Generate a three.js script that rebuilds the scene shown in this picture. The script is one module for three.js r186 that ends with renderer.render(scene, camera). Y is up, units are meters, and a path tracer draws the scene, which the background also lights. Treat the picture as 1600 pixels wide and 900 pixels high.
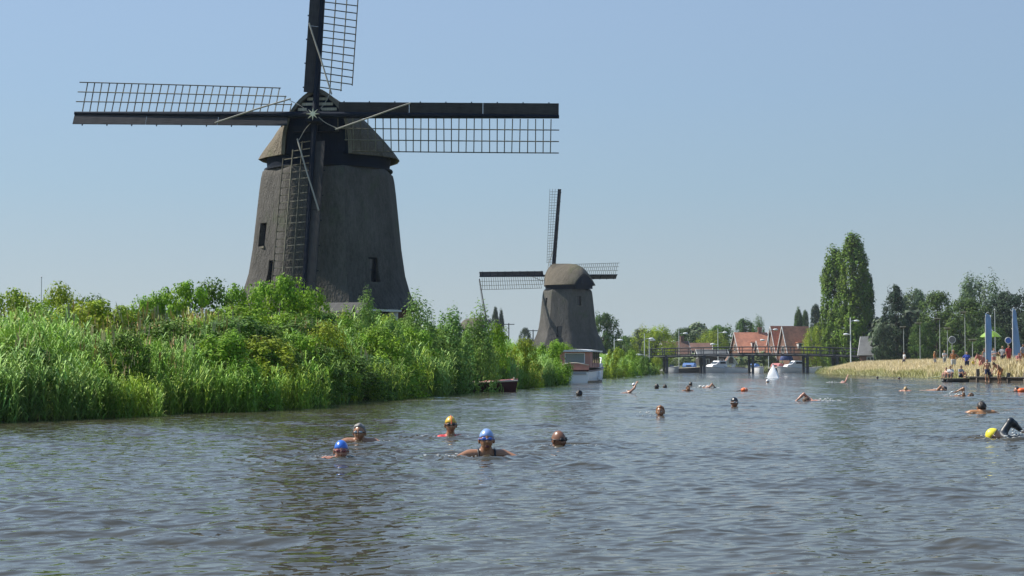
import * as THREE from 'three';
import { mergeGeometries } from 'three/addons/utils/BufferGeometryUtils.js';
import { MarchingCubes } from 'three/addons/objects/MarchingCubes.js';
import { Brush, Evaluator, SUBTRACTION } from 'three-bvh-csg';

// ------------------------------------------------------------------ camera
const F = 2600, EYE = 1.05, HORIZON = 573;                 // focal length in pixels of a 1600 wide frame, eye height, horizon row
const scene = new THREE.Scene();
const camera = new THREE.PerspectiveCamera(2 * Math.atan(450 / F) * 180 / Math.PI, 16 / 9, 0.5, 9000);
const PITCH = Math.atan((HORIZON - 450) / F);
camera.position.set(0, EYE, 0);
camera.rotation.set(PITCH, 0, 0);
camera.updateMatrixWorld(true);

// ------------------------------------------------------------------ sky, sun, exposure
const SUN_AZ = -105 * Math.PI / 180, SUN_EL = 47 * Math.PI / 180;   // azimuth 0 = from the mills towards the camera
const toSun = new THREE.Vector3(Math.sin(SUN_AZ) * Math.cos(SUN_EL), Math.sin(SUN_EL), Math.cos(SUN_AZ) * Math.cos(SUN_EL));
const SKY_GAIN = .71;
{
  const W = 1024, H = 512, data = new Float32Array(W * H * 4);
  const stops = [[0, .472, .55, .586], [2.3, .44, .527, .572], [6, .357, .5, .622], [9.3, .328, .476, .65], [12, .318, .458, .652], [20, .255, .4, .62], [35, .18, .32, .56], [90, .115, .235, .47]];
  for (let j = 0; j < H; j++) {
    const el = ((j + .5) / H - .5) * Math.PI, deg = el * 180 / Math.PI, y = Math.sin(el);
    let c = stops[0].slice(1);
    for (let k = 0; k + 1 < stops.length; k++) {
      const a = stops[k], b = stops[k + 1];
      if (deg >= a[0] && deg <= b[0]) { const t = (deg - a[0]) / (b[0] - a[0]); c = [1, 2, 3].map((n) => a[n] + (b[n] - a[n]) * t); }
    }
    if (deg < 0) c = [.30, .34, .34];
    for (let i = 0; i < W; i++) {
      const az = ((i + .5) / W - .5) * 2 * Math.PI, x = Math.cos(az) * Math.cos(el), z = Math.sin(az) * Math.cos(el);
      const cs = x * toSun.x + y * toSun.y + z * toSun.z, glow = deg < 0 ? 1 : (1 + .42 * Math.max(0, cs)) / 1.05 + .4 * Math.pow(Math.max(0, cs), 14);
      const o = (j * W + i) * 4;
      data[o] = c[0] * glow * SKY_GAIN; data[o + 1] = c[1] * glow * SKY_GAIN; data[o + 2] = c[2] * glow * SKY_GAIN; data[o + 3] = 1;
    }
  }
  const sky = new THREE.DataTexture(data, W, H, THREE.RGBAFormat, THREE.FloatType);
  sky.mapping = THREE.EquirectangularReflectionMapping;
  sky.magFilter = THREE.LinearFilter; sky.needsUpdate = true;
  scene.background = sky; scene.environment = sky;
}
const sun = new THREE.DirectionalLight(new THREE.Color(1, .94, .83), 5);
sun.position.copy(toSun).multiplyScalar(400).add(new THREE.Vector3(0, 0, -120));
sun.target.position.set(0, 0, -120);
sun.castShadow = true; sun.shadow.mapSize.set(4096, 4096);
Object.assign(sun.shadow.camera, { left: -220, right: 220, top: 220, bottom: -220, near: 1, far: 900 });
scene.add(sun, sun.target);
scene.fog = new THREE.FogExp2(new THREE.Color(.80, .88, 1), 0.00013);
const renderer = new THREE.WebGLRenderer({ antialias: true });
renderer.toneMapping = THREE.LinearToneMapping;
renderer.toneMappingExposure = 1.4;
renderer.shadowMap.enabled = true;

// ------------------------------------------------------------------ helpers
const { PI, sin, cos, sqrt, abs, max, min, floor, hypot, pow, exp, atan2 } = Math;
const V = (x, y, z) => new THREE.Vector3(x, y, z);
const clamp = (x, a, b) => min(b, max(a, x));
const smooth = (a, b, x) => { const t = clamp((x - a) / (b - a), 0, 1); return t * t * (3 - 2 * t); };
const lerp = (a, b, t) => a + (b - a) * t;
function rng(seed) { let s = seed | 0; return () => { s = (s + 0x6d2b79f5) | 0; let t = Math.imul(s ^ (s >>> 15), 1 | s); t = (t + Math.imul(t ^ (t >>> 7), 61 | t)) ^ t; return ((t ^ (t >>> 14)) >>> 0) / 4294967296; }; }
const DEG = PI / 180;
// the point a pixel of the survey photograph shows at distance Z, and the one where it meets the water
function at(px, py, Z) {
  const y = (450 - py) / F, c = cos(PITCH), s = sin(PITCH), k = Z / (c - y * s);
  return V((px - 800) / F * k, EYE + (y * c + s) * k, -Z);
}
const xAt = (px, Z) => at(px, HORIZON, Z).x;
const onWater = (px, py) => { const a = at(px, py, 1); return at(px, py, EYE / (EYE - a.y)); };
function lut(table, x) {                                     // piecewise linear [[x, y], ...]
  if (x <= table[0][0]) return table[0][1];
  for (let k = 0; k + 1 < table.length; k++) if (x <= table[k + 1][0]) { const [a, b] = table[k], [c, d] = table[k + 1]; return b + (d - b) * (x - a) / (c - a); }
  return table[table.length - 1][1];
}
const used = new Map();
function numbered(name) { const n = used.get(name) ?? 0; used.set(name, n + 1); return n ? `${name}_${String(n).padStart(3, '0')}` : name; }
function tag(o, label, category, group, kind) {
  if (label) o.userData.label = label; if (category) o.userData.category = category; if (group) o.userData.group = group; if (kind) o.userData.kind = kind;
  return o;
}
function thing(name, label, category, p = V(0, 0, 0), turn = 0, group) {
  const o = new THREE.Group(); o.name = numbered(name); o.position.copy(p); o.rotation.y = turn; scene.add(o);
  return tag(o, label, category, group);
}
function mesh(name, geo, m, parent) {
  const o = new THREE.Mesh(Array.isArray(geo) ? merge(geo) : geo, m);
  o.name = parent ? name : numbered(name); o.castShadow = o.receiveShadow = true; (parent ?? scene).add(o);
  return o;
}
function sub(name, parent) { const g = new THREE.Group(); g.name = name; parent.add(g); return g; }
function copyOf(o, label, group, name) {
  const c = o.clone(); c.userData = { ...o.userData }; c.name = numbered(name ?? o.name.replace(/_\d{3}$/, '')); scene.add(c);
  if (label) c.userData.label = label; if (group) c.userData.group = group;
  return c;
}
function plain(g) {                                          // position, normal, uv only, without an index
  g = g.index ? g.toNonIndexed() : g.clone();
  if (!g.attributes.normal) g.computeVertexNormals();
  if (!g.attributes.uv) g.setAttribute('uv', new THREE.BufferAttribute(new Float32Array(g.attributes.position.count * 2), 2));
  for (const k of Object.keys(g.attributes)) if (!['position', 'normal', 'uv', 'color'].includes(k)) g.deleteAttribute(k);
  return g;
}
function merge(list) {
  const gs = list.map(plain), colored = gs.some((g) => g.attributes.color);
  if (colored) for (const g of gs) if (!g.attributes.color) g.setAttribute('color', new THREE.BufferAttribute(new Float32Array(g.attributes.position.count * 3).fill(1), 3));
  return mergeGeometries(gs);
}
function boxUV(g, w, h, d) {                                 // uv in metres
  const uv = g.attributes.uv, s = [[d, h], [d, h], [w, d], [w, d], [w, h], [w, h]];
  for (let i = 0; i < uv.count; i++) { const k = s[floor(i / 4)]; if (k) uv.setXY(i, uv.getX(i) * k[0], uv.getY(i) * k[1]); }
  return g;
}
function box(w, h, d, x = 0, y = 0, z = 0, rx = 0, ry = 0, rz = 0) {
  const g = boxUV(new THREE.BoxGeometry(w, h, d), w, h, d);
  if (rx || ry || rz) g.applyMatrix4(new THREE.Matrix4().makeRotationFromEuler(new THREE.Euler(rx, ry, rz)));
  return g.translate(x, y, z);
}
const UPV = V(0, 1, 0);
function bar(p, q, r0, r1 = r0, seg = 8) {                   // round bar from p to q
  const d = q.clone().sub(p), L = d.length(), g = new THREE.CylinderGeometry(r1, r0, L, seg, 1);
  g.translate(0, L / 2, 0);
  g.applyQuaternion(new THREE.Quaternion().setFromUnitVectors(UPV, d.normalize()));
  return g.translate(p.x, p.y, p.z);
}
function tube(pts, r, seg = 24, rad = 6) { return new THREE.TubeGeometry(new THREE.CatmullRomCurve3(pts), seg, r, rad, false); }
function gridGeo(rows, uvs) {                                // rows of points -> surface
  const n = rows.length, m = rows[0].length, pos = [], uv = [], idx = [];
  rows.forEach((r, i) => r.forEach((p, j) => { pos.push(p.x, p.y, p.z); const q = uvs ? uvs(i, j) : [j / (m - 1), i / (n - 1)]; uv.push(q[0], q[1]); }));
  for (let i = 0; i + 1 < n; i++) for (let j = 0; j + 1 < m; j++) { const a = i * m + j; idx.push(a, a + 1, a + m, a + 1, a + m + 1, a + m); }
  const g = new THREE.BufferGeometry();
  g.setAttribute('position', new THREE.Float32BufferAttribute(pos, 3)); g.setAttribute('uv', new THREE.Float32BufferAttribute(uv, 2)); g.setIndex(idx);
  g.computeVertexNormals();
  return g;
}
function poly(shape2d, depth, bevel = 0) {
  return new THREE.ExtrudeGeometry(shape2d, { depth, bevelEnabled: bevel > 0, bevelSize: bevel, bevelThickness: bevel, bevelSegments: 2 });
}
function shape(pts) { const s = new THREE.Shape(); pts.forEach(([x, y], i) => (i ? s.lineTo(x, y) : s.moveTo(x, y))); return s; }

// ------------------------------------------------------------------ procedural textures
function noiseTile(N, seed, octaves) {                       // tileable value noise, several octaves [cells, weight]
  const out = new Float32Array(N * N);
  octaves.forEach(([cx, cy, w], o) => {
    const r = rng(seed * 977 + o * 31), grid = Float32Array.from({ length: cx * cy }, () => r() * 2 - 1);
    for (let j = 0; j < N; j++) for (let i = 0; i < N; i++) {
      const x = i / N * cx, y = j / N * cy, xi = floor(x), yi = floor(y), a = x - xi, b = y - yi, s = a * a * (3 - 2 * a), t = b * b * (3 - 2 * b);
      const G = (p, q) => grid[(q % cy) * cx + (p % cx)];
      out[j * N + i] += w * lerp(lerp(G(xi, yi), G(xi + 1, yi), s), lerp(G(xi, yi + 1), G(xi + 1, yi + 1), s), t);
    }
  });
  return out;
}
function texOf(N, f, srgb, repX = 1, repY = repX) {          // f(i, j) -> [r, g, b] in 0..1 (linear data unless srgb)
  const d = new Uint8Array(N * N * 4);
  for (let j = 0; j < N; j++) for (let i = 0; i < N; i++) { const c = f(i, j), o = (j * N + i) * 4; for (let k = 0; k < 3; k++) d[o + k] = clamp(c[k], 0, 1) * 255; d[o + 3] = 255; }
  const t = new THREE.DataTexture(d, N, N, THREE.RGBAFormat);
  t.wrapS = t.wrapT = THREE.RepeatWrapping; t.magFilter = THREE.LinearFilter; t.minFilter = THREE.LinearMipmapLinearFilter; t.repeat.set(repX, repY);
  if (srgb) t.colorSpace = THREE.SRGBColorSpace;
  t.needsUpdate = true;
  return t;
}
function tone(N, n, amount, repX, repY) { return texOf(N, (i, j) => { const v = .78 + amount * n[j * N + i]; return [v, v * (1 + .02 * n[(j * 7 % N) * N + i]), v]; }, false, repX, repY); }
function relief(N, n, repX, repY) { return texOf(N, (i, j) => { const v = .5 + .5 * n[j * N + i]; return [v, v, v]; }, false, repX, repY); }
const nThatch = noiseTile(1024, 3, [[3, 4, .45], [9, 5, .35], [34, 14, .3], [130, 40, .3], [330, 110, .4], [500, 330, .3]]), nMoss = noiseTile(1024, 13, [[4, 5, .6], [14, 11, .5], [60, 50, .3]]);
const nWood = noiseTile(256, 5, [[6, 2, .4], [64, 4, .5], [128, 10, .3], [5, 24, .2]]);
const nSoil = noiseTile(512, 8, [[5, 5, .5], [20, 20, .35], [70, 70, .3], [200, 200, .25]]);
const nCloth = noiseTile(256, 9, [[4, 4, .4], [20, 20, .2], [90, 90, .2]]);
const thatchMap = texOf(1024, (i, j) => { const v = .74 + .26 * nThatch[j * 1024 + i], m = smooth(.1, .75, nMoss[j * 1024 + i]); return [v * (1 - .16 * m), v * (1 - .05 * m), v * (1 - .22 * m)]; }, false, .06, .06), thatchBump = relief(1024, nThatch, .06, .06);
const woodMap = tone(256, nWood, .3, .5, .5), woodBump = relief(256, nWood, .5, .5);
const soilMap = tone(512, nSoil, .35, .12, .12), soilBump = relief(512, nSoil, .12, .12);
const clothMap = tone(256, nCloth, .2, .6, .6), clothBump = relief(256, nCloth, .6, .6);

const rgb = (r, g, b) => new THREE.Color().setRGB(r, g, b);
function std(r, g, b, rough = .8, o = {}) { return new THREE.MeshPhysicalMaterial({ color: rgb(r, g, b), roughness: rough, ...o }); }
const wood = (r, g, b, rough = .75, o = {}) => std(r, g, b, rough, { map: woodMap, bumpMap: woodBump, bumpScale: .012, ...o });
const leafM = (r, g, b) => std(r, g, b, .8, { specularIntensity: .35, vertexColors: true, transmission: .3, thickness: 0, side: THREE.DoubleSide });
const M = {
  thatch: std(.13, .123, .114, 1, { specularIntensity: .2, map: thatchMap, bumpMap: thatchBump, bumpScale: .055 }),
  roofThatch: std(.2, .175, .138, 1, { specularIntensity: .2, map: thatchMap, bumpMap: thatchBump, bumpScale: .09 }),
  thatchEdge: std(.25, .23, .185, 1, { specularIntensity: .2, map: thatchMap, bumpMap: thatchBump, bumpScale: .05 }),
  navy: wood(.012, .02, .036, .8, { specularIntensity: .4 }), navyBoard: wood(.009, .018, .036, .85, { specularIntensity: .3 }), stock: wood(.007, .015, .03, .75, { specularIntensity: .4 }), board: wood(.062, .061, .064, .9, { specularIntensity: .3 }),
  lattice: wood(.17, .16, .125, .85, { specularIntensity: .3 }), latticeDark: wood(.07, .075, .075, .75), creamWood: wood(.6, .56, .44, .6), canvas: std(.5, .47, .4, .9, { map: clothMap, bumpMap: clothBump, bumpScale: .02 }),
  star: std(.78, .74, .5, .5), hole: std(.012, .013, .015, .6), pane: std(.03, .035, .04, .08), whitePaint: std(.75, .75, .72, .45, { map: clothMap }),
  brick: std(.16, .08, .055, .9, { map: soilMap, bumpMap: soilBump, bumpScale: .02 }), bridge: wood(.075, .08, .086, .85), greyWood: wood(.085, .082, .076, .9),
  ground: std(.09, .1, .03, .95, { map: soilMap, bumpMap: soilBump, bumpScale: .12 }),
  bark: wood(.09, .07, .05, .95), steel: std(.42, .44, .44, .45, { metalness: .3 }), pale: std(.72, .74, .74, .4), glass: std(.05, .06, .07, .06),
};

// ------------------------------------------------------------------ the canal, its banks and the land
const LEFT = [[-200, -70], [0, -24], [20, -15.5], [32.5, -10], [40.7, -6.5], [55.7, -4.3], [66, -2.9], [72, -2.3], [84, .2], [101, 2.4], [114, 3.3], [150, 7.6], [200, 14.6], [248, 21.6], [290, 27.5], [400, 33]];
const RIGHT = [[-200, 38], [0, 37], [95, 34.4], [101, 34], [107, 32.75], [114, 31.2], [119, 31.4], [128, 34.5], [140, 36.5], [160, 38.8], [180, 40.8], [248, 46.6], [284, 52], [400, 75]];
const FAR_EDGE = 300;
const XL = (Z) => lut(LEFT, Z), XR = (Z) => lut(RIGHT, Z);
function inland(x, Z) { return max(XL(Z) - x, x - XR(Z), Z - FAR_EDGE); }
function groundY(x, Z) {
  const d = inland(x, Z);
  if (d < 0) return max(-1.4, -.35 + d * .55);
  const right = x - XR(Z), far = Z - FAR_EDGE, edge = -.35 + .65 * smooth(0, .7, d);
  const roll = .08 * sin(x * .31 + Z * .17) + .06 * sin(x * .11 - Z * .23);
  if (right > 0 && right >= far) return edge + 1.0 * smooth(.5, 5.5, right) * (1 - .45 * smooth(245, 290, Z)) - .35 * smooth(22, 45, right) + roll * smooth(2, 8, d);
  return edge + .3 * smooth(1, 7, d) + roll * smooth(2, 8, d);
}
{
  const xs = [], zs = [];
  for (let x = -60; x <= 92; x += 1.2) xs.push(x);
  for (let k = 1, s = 2; k < 26; k++, s *= 1.28) { xs.push(xs[xs.length - 1] + s); xs.unshift(xs[0] - s); }
  for (let z = 6; z <= 330; z += 1.7) zs.push(z);
  for (let k = 1, s = 3; k < 26; k++, s *= 1.28) zs.push(zs[zs.length - 1] + s);
  for (let k = 1, s = 4; k < 20; k++, s *= 1.3) zs.unshift(zs[0] - s);
  const rows = zs.slice().reverse().map((z) => xs.map((x) => V(x, groundY(x, z), -z)));
  const g = gridGeo(rows, (i, j) => [rows[i][j].x, rows[i][j].z]);
  // gridGeo faces up when rows run from far to near
  tag(mesh('ground', g, M.ground), 'low grassy land on both banks of the canal', null, null, 'structure');
}

// swimmers: [x pixel, water line row] in the photograph, used for their places and for the chop round them
const SWIM = {
  greyCap: [562, 690], blueCap: [533, 715], yellowCap: [704, 682], paleBlue: [760, 714], bald: [871, 697], boy: [1032, 650], snorkel: [1147, 636], armPink: [1266, 627],
  darkNear: [905, 618.5], crawlFar: [980, 614], darkB: [1026, 607], darkC: [1039, 606], paleCapFar: [990, 603], headD: [1075, 611], headE: [1079, 603], splashFar: [1104, 606], floatFar: [1163, 611], whiteCapFar: [1199, 598],
  armFar: [1316, 598], dotA: [1371, 592], dotB: [1405, 593], fleshFar: [1415, 611], darkBack: [1470, 610], armMid: [1511, 619], towFloat: [1590, 612], backMan: [1534, 646], crawl: [1566, 686],
};
const place = Object.fromEntries(Object.entries(SWIM).map(([k, [x, y]]) => [k, onWater(x, y)]));
const chops = [];
for (const [k, s] of [['greyCap', 1], ['blueCap', 1.2], ['yellowCap', 1.2], ['paleBlue', 1.3], ['bald', 1.2], ['boy', 1], ['snorkel', .8], ['armPink', 1.2], ['backMan', 1], ['crawl', 2]]) chops.push([place[k].x, place[k].z, s]);

const waves = [];
{
  const r = rng(41);
  for (let k = 0; k < 58; k++) {
    const L = .13 * pow(12, pow(r(), 1.1)), dir = (r() + r() + r() - 1.5) * 1.25 + .35, steep = .0195 * (L < .4 ? 1.05 : L > .8 ? .6 : .85);
    waves.push([2 * PI / L * sin(dir), 2 * PI / L * cos(dir), steep * L / (2 * PI), r() * 2 * PI, L]);
  }
}
const coarse = (Z) => max(.045, .0037 * Z);
function waveY(x, z, c) {
  let y = 0;
  const warp = .25 * sin(x * .37 + z * .21) + .2 * sin(x * .13 - z * .41), gust = .8 + .5 * sin(x * .17 + 1.3 * sin(z * .09)) * sin(z * .13 + .7);
  const pn = sin(x * .83 + 1.9 * sin(z * .37 + .4)) * sin(z * .61 + 1.3 * sin(x * .45)) + .5 * sin(x * 1.7 - z * 1.1 + sin(z * .9)), packet = .5 + 1.7 * smooth(.25, 1.1, pn);
  for (const [kx, kz, a, p, L] of waves) {
    if (L < 1.7 * c) continue;
    const w = L < 3.2 * c ? smooth(1.7 * c, 3.2 * c, L) : 1, s = sin(kx * x + kz * z + p + warp * 3);
    y += a * w * (s + .22 * (1 - 2 * s * s) * -1) * (L < .42 ? gust : L < 1.25 ? packet : 1);
  }
  if (c < .3) for (const [cx, cz, s] of chops) {
    const d = hypot(x - cx, z - cz);
    if (d < 3) y += s * .02 * exp(-d * d / 1.2) * sin(d * 19 + 2 * sin(atan2(z - cz, x - cx) * 3));
  }
  return y;
}
{
  const geos = [];
  const strips = [[6.5, 16, -8, 8, .05, .042], [16, 32, -13, 13, .066, .056], [32, 70, -14, 27, .14, .11], [70, 150, -4, 42, .28, .22], [150, 302, 4, 60, .6, .55]];
  strips.forEach(([z0, z1, x0, x1, dx, dz], n) => {
    const nx = Math.round((x1 - x0) / dx), nz = Math.round((z1 - z0) / dz), next = strips[n + 1], pos = [], nor = [], uv = [], idx = [];
    const edge = (x, Z) => smooth(0, 1.5, min(x - x0, x1 - x)) * smooth(6.5, 7.2, Z) * smooth(302, 298, Z);
    const Y = (x, Z) => waveY(x, -Z, coarse(Z)) * edge(x, Z);
    for (let i = 0; i <= nz; i++) {
      const Z = z1 + (z0 - z1) * i / nz;
      for (let j = 0; j <= nx; j++) {
        const x = x0 + (x1 - x0) * j / nx, e = coarse(Z) * .3;
        let y = Y(x, Z);
        if (i === 0 && next) {                               // meet the coarser strip's edge
          const [, , a0, a1, ddx] = next, na = Math.round((a1 - a0) / ddx), f = (x - a0) / (a1 - a0) * na;
          if (f >= 0 && f <= na) { const k = min(na - 1, floor(f)), X = (q) => a0 + (a1 - a0) * q / na, E = (q) => waveY(X(q), -Z, coarse(Z)) * smooth(0, 1.5, min(X(q) - a0, a1 - X(q))); y = lerp(E(k), E(k + 1), f - k); }
        }
        pos.push(x, y, -Z);
        const v = V(-(Y(x + e, Z) - Y(x - e, Z)) / (2 * e), 1, (Y(x, Z + e) - Y(x, Z - e)) / (2 * e)).normalize();
        nor.push(v.x, v.y, v.z); uv.push(x, -Z);
      }
    }
    for (let i = 0; i < nz; i++) for (let j = 0; j < nx; j++) { const a = i * (nx + 1) + j; idx.push(a, a + nx + 1, a + 1, a + 1, a + nx + 1, a + nx + 2); }
    const g = new THREE.BufferGeometry();
    g.setAttribute('position', new THREE.Float32BufferAttribute(pos, 3)); g.setAttribute('normal', new THREE.Float32BufferAttribute(nor, 3)); g.setAttribute('uv', new THREE.Float32BufferAttribute(uv, 2)); g.setIndex(idx);
    geos.push(g);
  });
  const flat = (x0, x1, z0, z1) => { const g = new THREE.PlaneGeometry(x1 - x0, z1 - z0).rotateX(-PI / 2).translate((x0 + x1) / 2, 0, -(z0 + z1) / 2), p = g.attributes.position; for (let i = 0; i < 4; i++) g.attributes.uv.setXY(i, p.getX(i), p.getZ(i)); geos.push(g); };
  flat(-75, 80, -200, 6.5);
  for (const [z0, z1, x0, x1] of strips) { flat(-75, x0, z0, z1); if (x1 < 80) flat(x1, 80, z0, z1); }
  // ripples finer than the mesh, as a normal map 3 m across
  const N = 512, r = rng(77), comps = [];
  for (let k = 0; k < 70; k++) { const L = 3 / (13 + floor(r() * r() * 46)), d = (r() + r() - 1) * 1.5 + .3, m = 3 / L, kx = Math.round(m * sin(d)), kz = Math.round(m * cos(d)); comps.push([kx, kz, .0135, r() * 2 * PI]); }
  const nm = texOf(N, (i, j) => {
    let sx = 0, sz = 0;
    for (const [kx, kz, s, p] of comps) { const q = hypot(kx, kz) || 1, c = s * cos(2 * PI * (kx * i + kz * j) / N + p); sx += c * kx / q; sz += c * kz / q; }
    const q = 1 / hypot(sx, sz, 1);
    return [.5 - .5 * sx * q, .5 - .5 * sz * q, .5 + .5 * q];
  }, false, 1 / 3, 1 / 3);
  const water = std(.058, .052, .035, .04, { ior: 1.33, normalMap: nm, normalScale: new THREE.Vector2(1, 1) });
  tag(mesh('water', geos, water), 'choppy brown-blue canal water full of small waves', null, null, 'structure');
}

// ------------------------------------------------------------------ windmills
const evaluator = new Evaluator(); evaluator.useGroups = false;
const CORNER = PI / 8;
function octR(R, th, roundness = .992) {                     // rounded octagon, corners at th = 0, 45 ...
  const a = ((th % (PI / 4)) + PI / 4) % (PI / 4);
  return min(R * cos(CORNER) / cos(a - CORNER), R * roundness);
}
const SMOCK = [[0, 4.7], [.35, 4.52], [.9, 4.25], [1.8, 3.98], [3.1, 3.78], [4.8, 3.6], [5.9, 3.48], [6.5, 3.4], [6.8, 3.33], [6.95, 3.15]];   // height above the wall, corner radius
function ringLoft(profile, seg, y0, uvScale = 1) {           // closed solid of octagonal rings
  const rows = profile.map(([y, R]) => Array.from({ length: seg + 1 }, (_, j) => { const th = j / seg * 2 * PI, r = octR(R, th); return V(r * sin(th), y0 + y, r * cos(th)); }));
  const side = gridGeo(rows, (i, j) => [j / seg * 26 * uvScale, rows[i][0].y * uvScale]), caps = [];
  for (const [k, up] of [[0, -1], [rows.length - 1, 1]]) {
    const pos = [], idx = [];
    pos.push(0, rows[k][0].y, 0); rows[k].forEach((p) => pos.push(p.x, p.y, p.z));
    for (let j = 0; j < seg; j++) up > 0 ? idx.push(0, j + 1, j + 2) : idx.push(0, j + 2, j + 1);
    const g = new THREE.BufferGeometry(); g.setAttribute('position', new THREE.Float32BufferAttribute(pos, 3)); g.setIndex(idx); g.computeVertexNormals(); caps.push(g);
  }
  return merge([side, ...caps]);
}
const lattice = { bars: 29, from: 1.55, pitch: .372, width: 1.66 };
const tones = (m, list) => list.map((k) => { const c = m.clone(); c.color.multiplyScalar(k); return c; });
const BAR_M = tones(M.lattice, [.7, 1, 1.3]), BOARD_M = tones(M.board, [.85, 1, 1.15]);
function makeSail(detailed) {
  const s = new THREE.Group();
  const W = lattice.width, twist = (r) => lerp(25, 11, clamp((r - 1.5) / 10.5, 0, 1)) * DEG;
  const put = (x, r, z = 0) => { const t = twist(r); return V(.12 + x * cos(t), r, z - .02 - x * sin(t)); };
  mesh('stock', new THREE.CylinderGeometry(.1, .19, 12.0, 4, 1).rotateY(PI / 4).translate(0, 6.0, 0), M.stock, s);
  const barGeo = [1, .68, .4].map((k) => box(W * k, .045, .035, W * k / 2, 0, 0)), rest = [];
  for (let i = 0; i < lattice.bars; i++) {
    const r = lattice.from - .35 + i * lattice.pitch, k = i === 0 ? 2 : i === 1 ? 1 : 0, p = put(0, r);
    const b = new THREE.Mesh(barGeo[k], BAR_M[i % 3]); b.position.copy(p); b.rotation.set(0, twist(r), .012 * sin(i * 7.3)); b.castShadow = b.receiveShadow = true; b.name = 'lattice_bar';
    if (detailed) s.add(b); else { b.updateMatrix(); rest.push(b.geometry.clone().applyMatrix4(b.matrix)); }
  }
  for (let k = 1; k <= 3; k++) {
    const x = W * k / 3, r0 = lattice.from - .4 + (k === 3 ? .74 : k === 2 ? .37 : 0), pts = [];
    for (let i = 0; i <= 10; i++) pts.push(put(x - .02, lerp(r0, 12.02, i / 10), .03));
    const g = tube(pts, .028, 20, 4);
    if (detailed) mesh('lattice_rail', g, BAR_M[k % 3], s); else rest.push(g);
  }
  if (!detailed) mesh('lattice_frame', rest, M.lattice, s);
  const a = 17 * DEG, bw = .58;
  [[1.25, 4.7], [4.72, 8.3], [8.32, 11.98]].forEach(([r0, r1], i) => {
    const g = box(bw, r1 - r0, .035, -bw / 2 - .06, (r0 + r1) / 2, 0); g.applyMatrix4(new THREE.Matrix4().makeRotationY(a));
    mesh('wind_board', g, BOARD_M[i], s);
  });
  for (let i = 0; i < 9; i++) { const r = 1.5 + i * 1.25, g = box(bw + .1, .05, .05, -bw / 2 - .06, r, -.045); g.applyMatrix4(new THREE.Matrix4().makeRotationY(a)); mesh('board_batten', g, M.stock, s); }
  const pts = [V(.78, 1.15, .14), V(.5, 1.95, .2), V(.2, 2.8, .25), V(-.1, 3.6, .28), V(-.36, 4.3, .3), V(-.54, 4.8, .3)];
  mesh('rolled_sail', tube(pts, .04, 30, 7), M.canvas, s);
  mesh('sail_rope', tube([V(.7, 1.2, .12), V(.4, .6, .1), V(.14, .28, .1)], .018, 10, 5), M.canvas, s);
  return s;
}
const sailNear = makeSail(true), sailFar = makeSail(false);

// half width and height profile of the thatched cap at three stations
const CAP_FRONT = [[1.72, -.05], [1.68, .75], [1.57, 1.35], [1.36, 1.9], [1.0, 2.42], [.52, 2.86], [0, 3.1]];
const CAP_MID = [[3.52, 0], [3.27, .36], [2.84, .9], [2.33, 1.46], [1.72, 2.06], [1.0, 2.6], [0, 2.98]];
const CAP_STATIONS = [[2.9, 0, 1, 1], [2.4, .22, 1, 1], [1.6, .62, 1, 1], [.6, .95, 1, 1], [-.6, 1, .985, .98], [-1.8, 1, .9, .93], [-2.7, 1, .76, .82], [-3.3, 1, .62, .66], [-3.62, 1, .5, .5]];
function capRow([s, t, kw, kh], inset = 0) {
  const half = CAP_FRONT.map(([w, h], i) => { const m = CAP_MID[i]; return [max(0, lerp(w, m[0], t) * kw - inset * (i < 6 ? 1 : 0)), lerp(h, m[1], t) * kh - (i > 3 ? inset * (i - 3) / 3 : 0)]; });
  // a finer, rounded outline
  const all = [...half.map(([w, h]) => V(-w, h, s)), ...half.slice(0, -1).reverse().map(([w, h]) => V(w, h, s))];
  return new THREE.CatmullRomCurve3(all, false, 'centripetal').getPoints(28);
}
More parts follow.
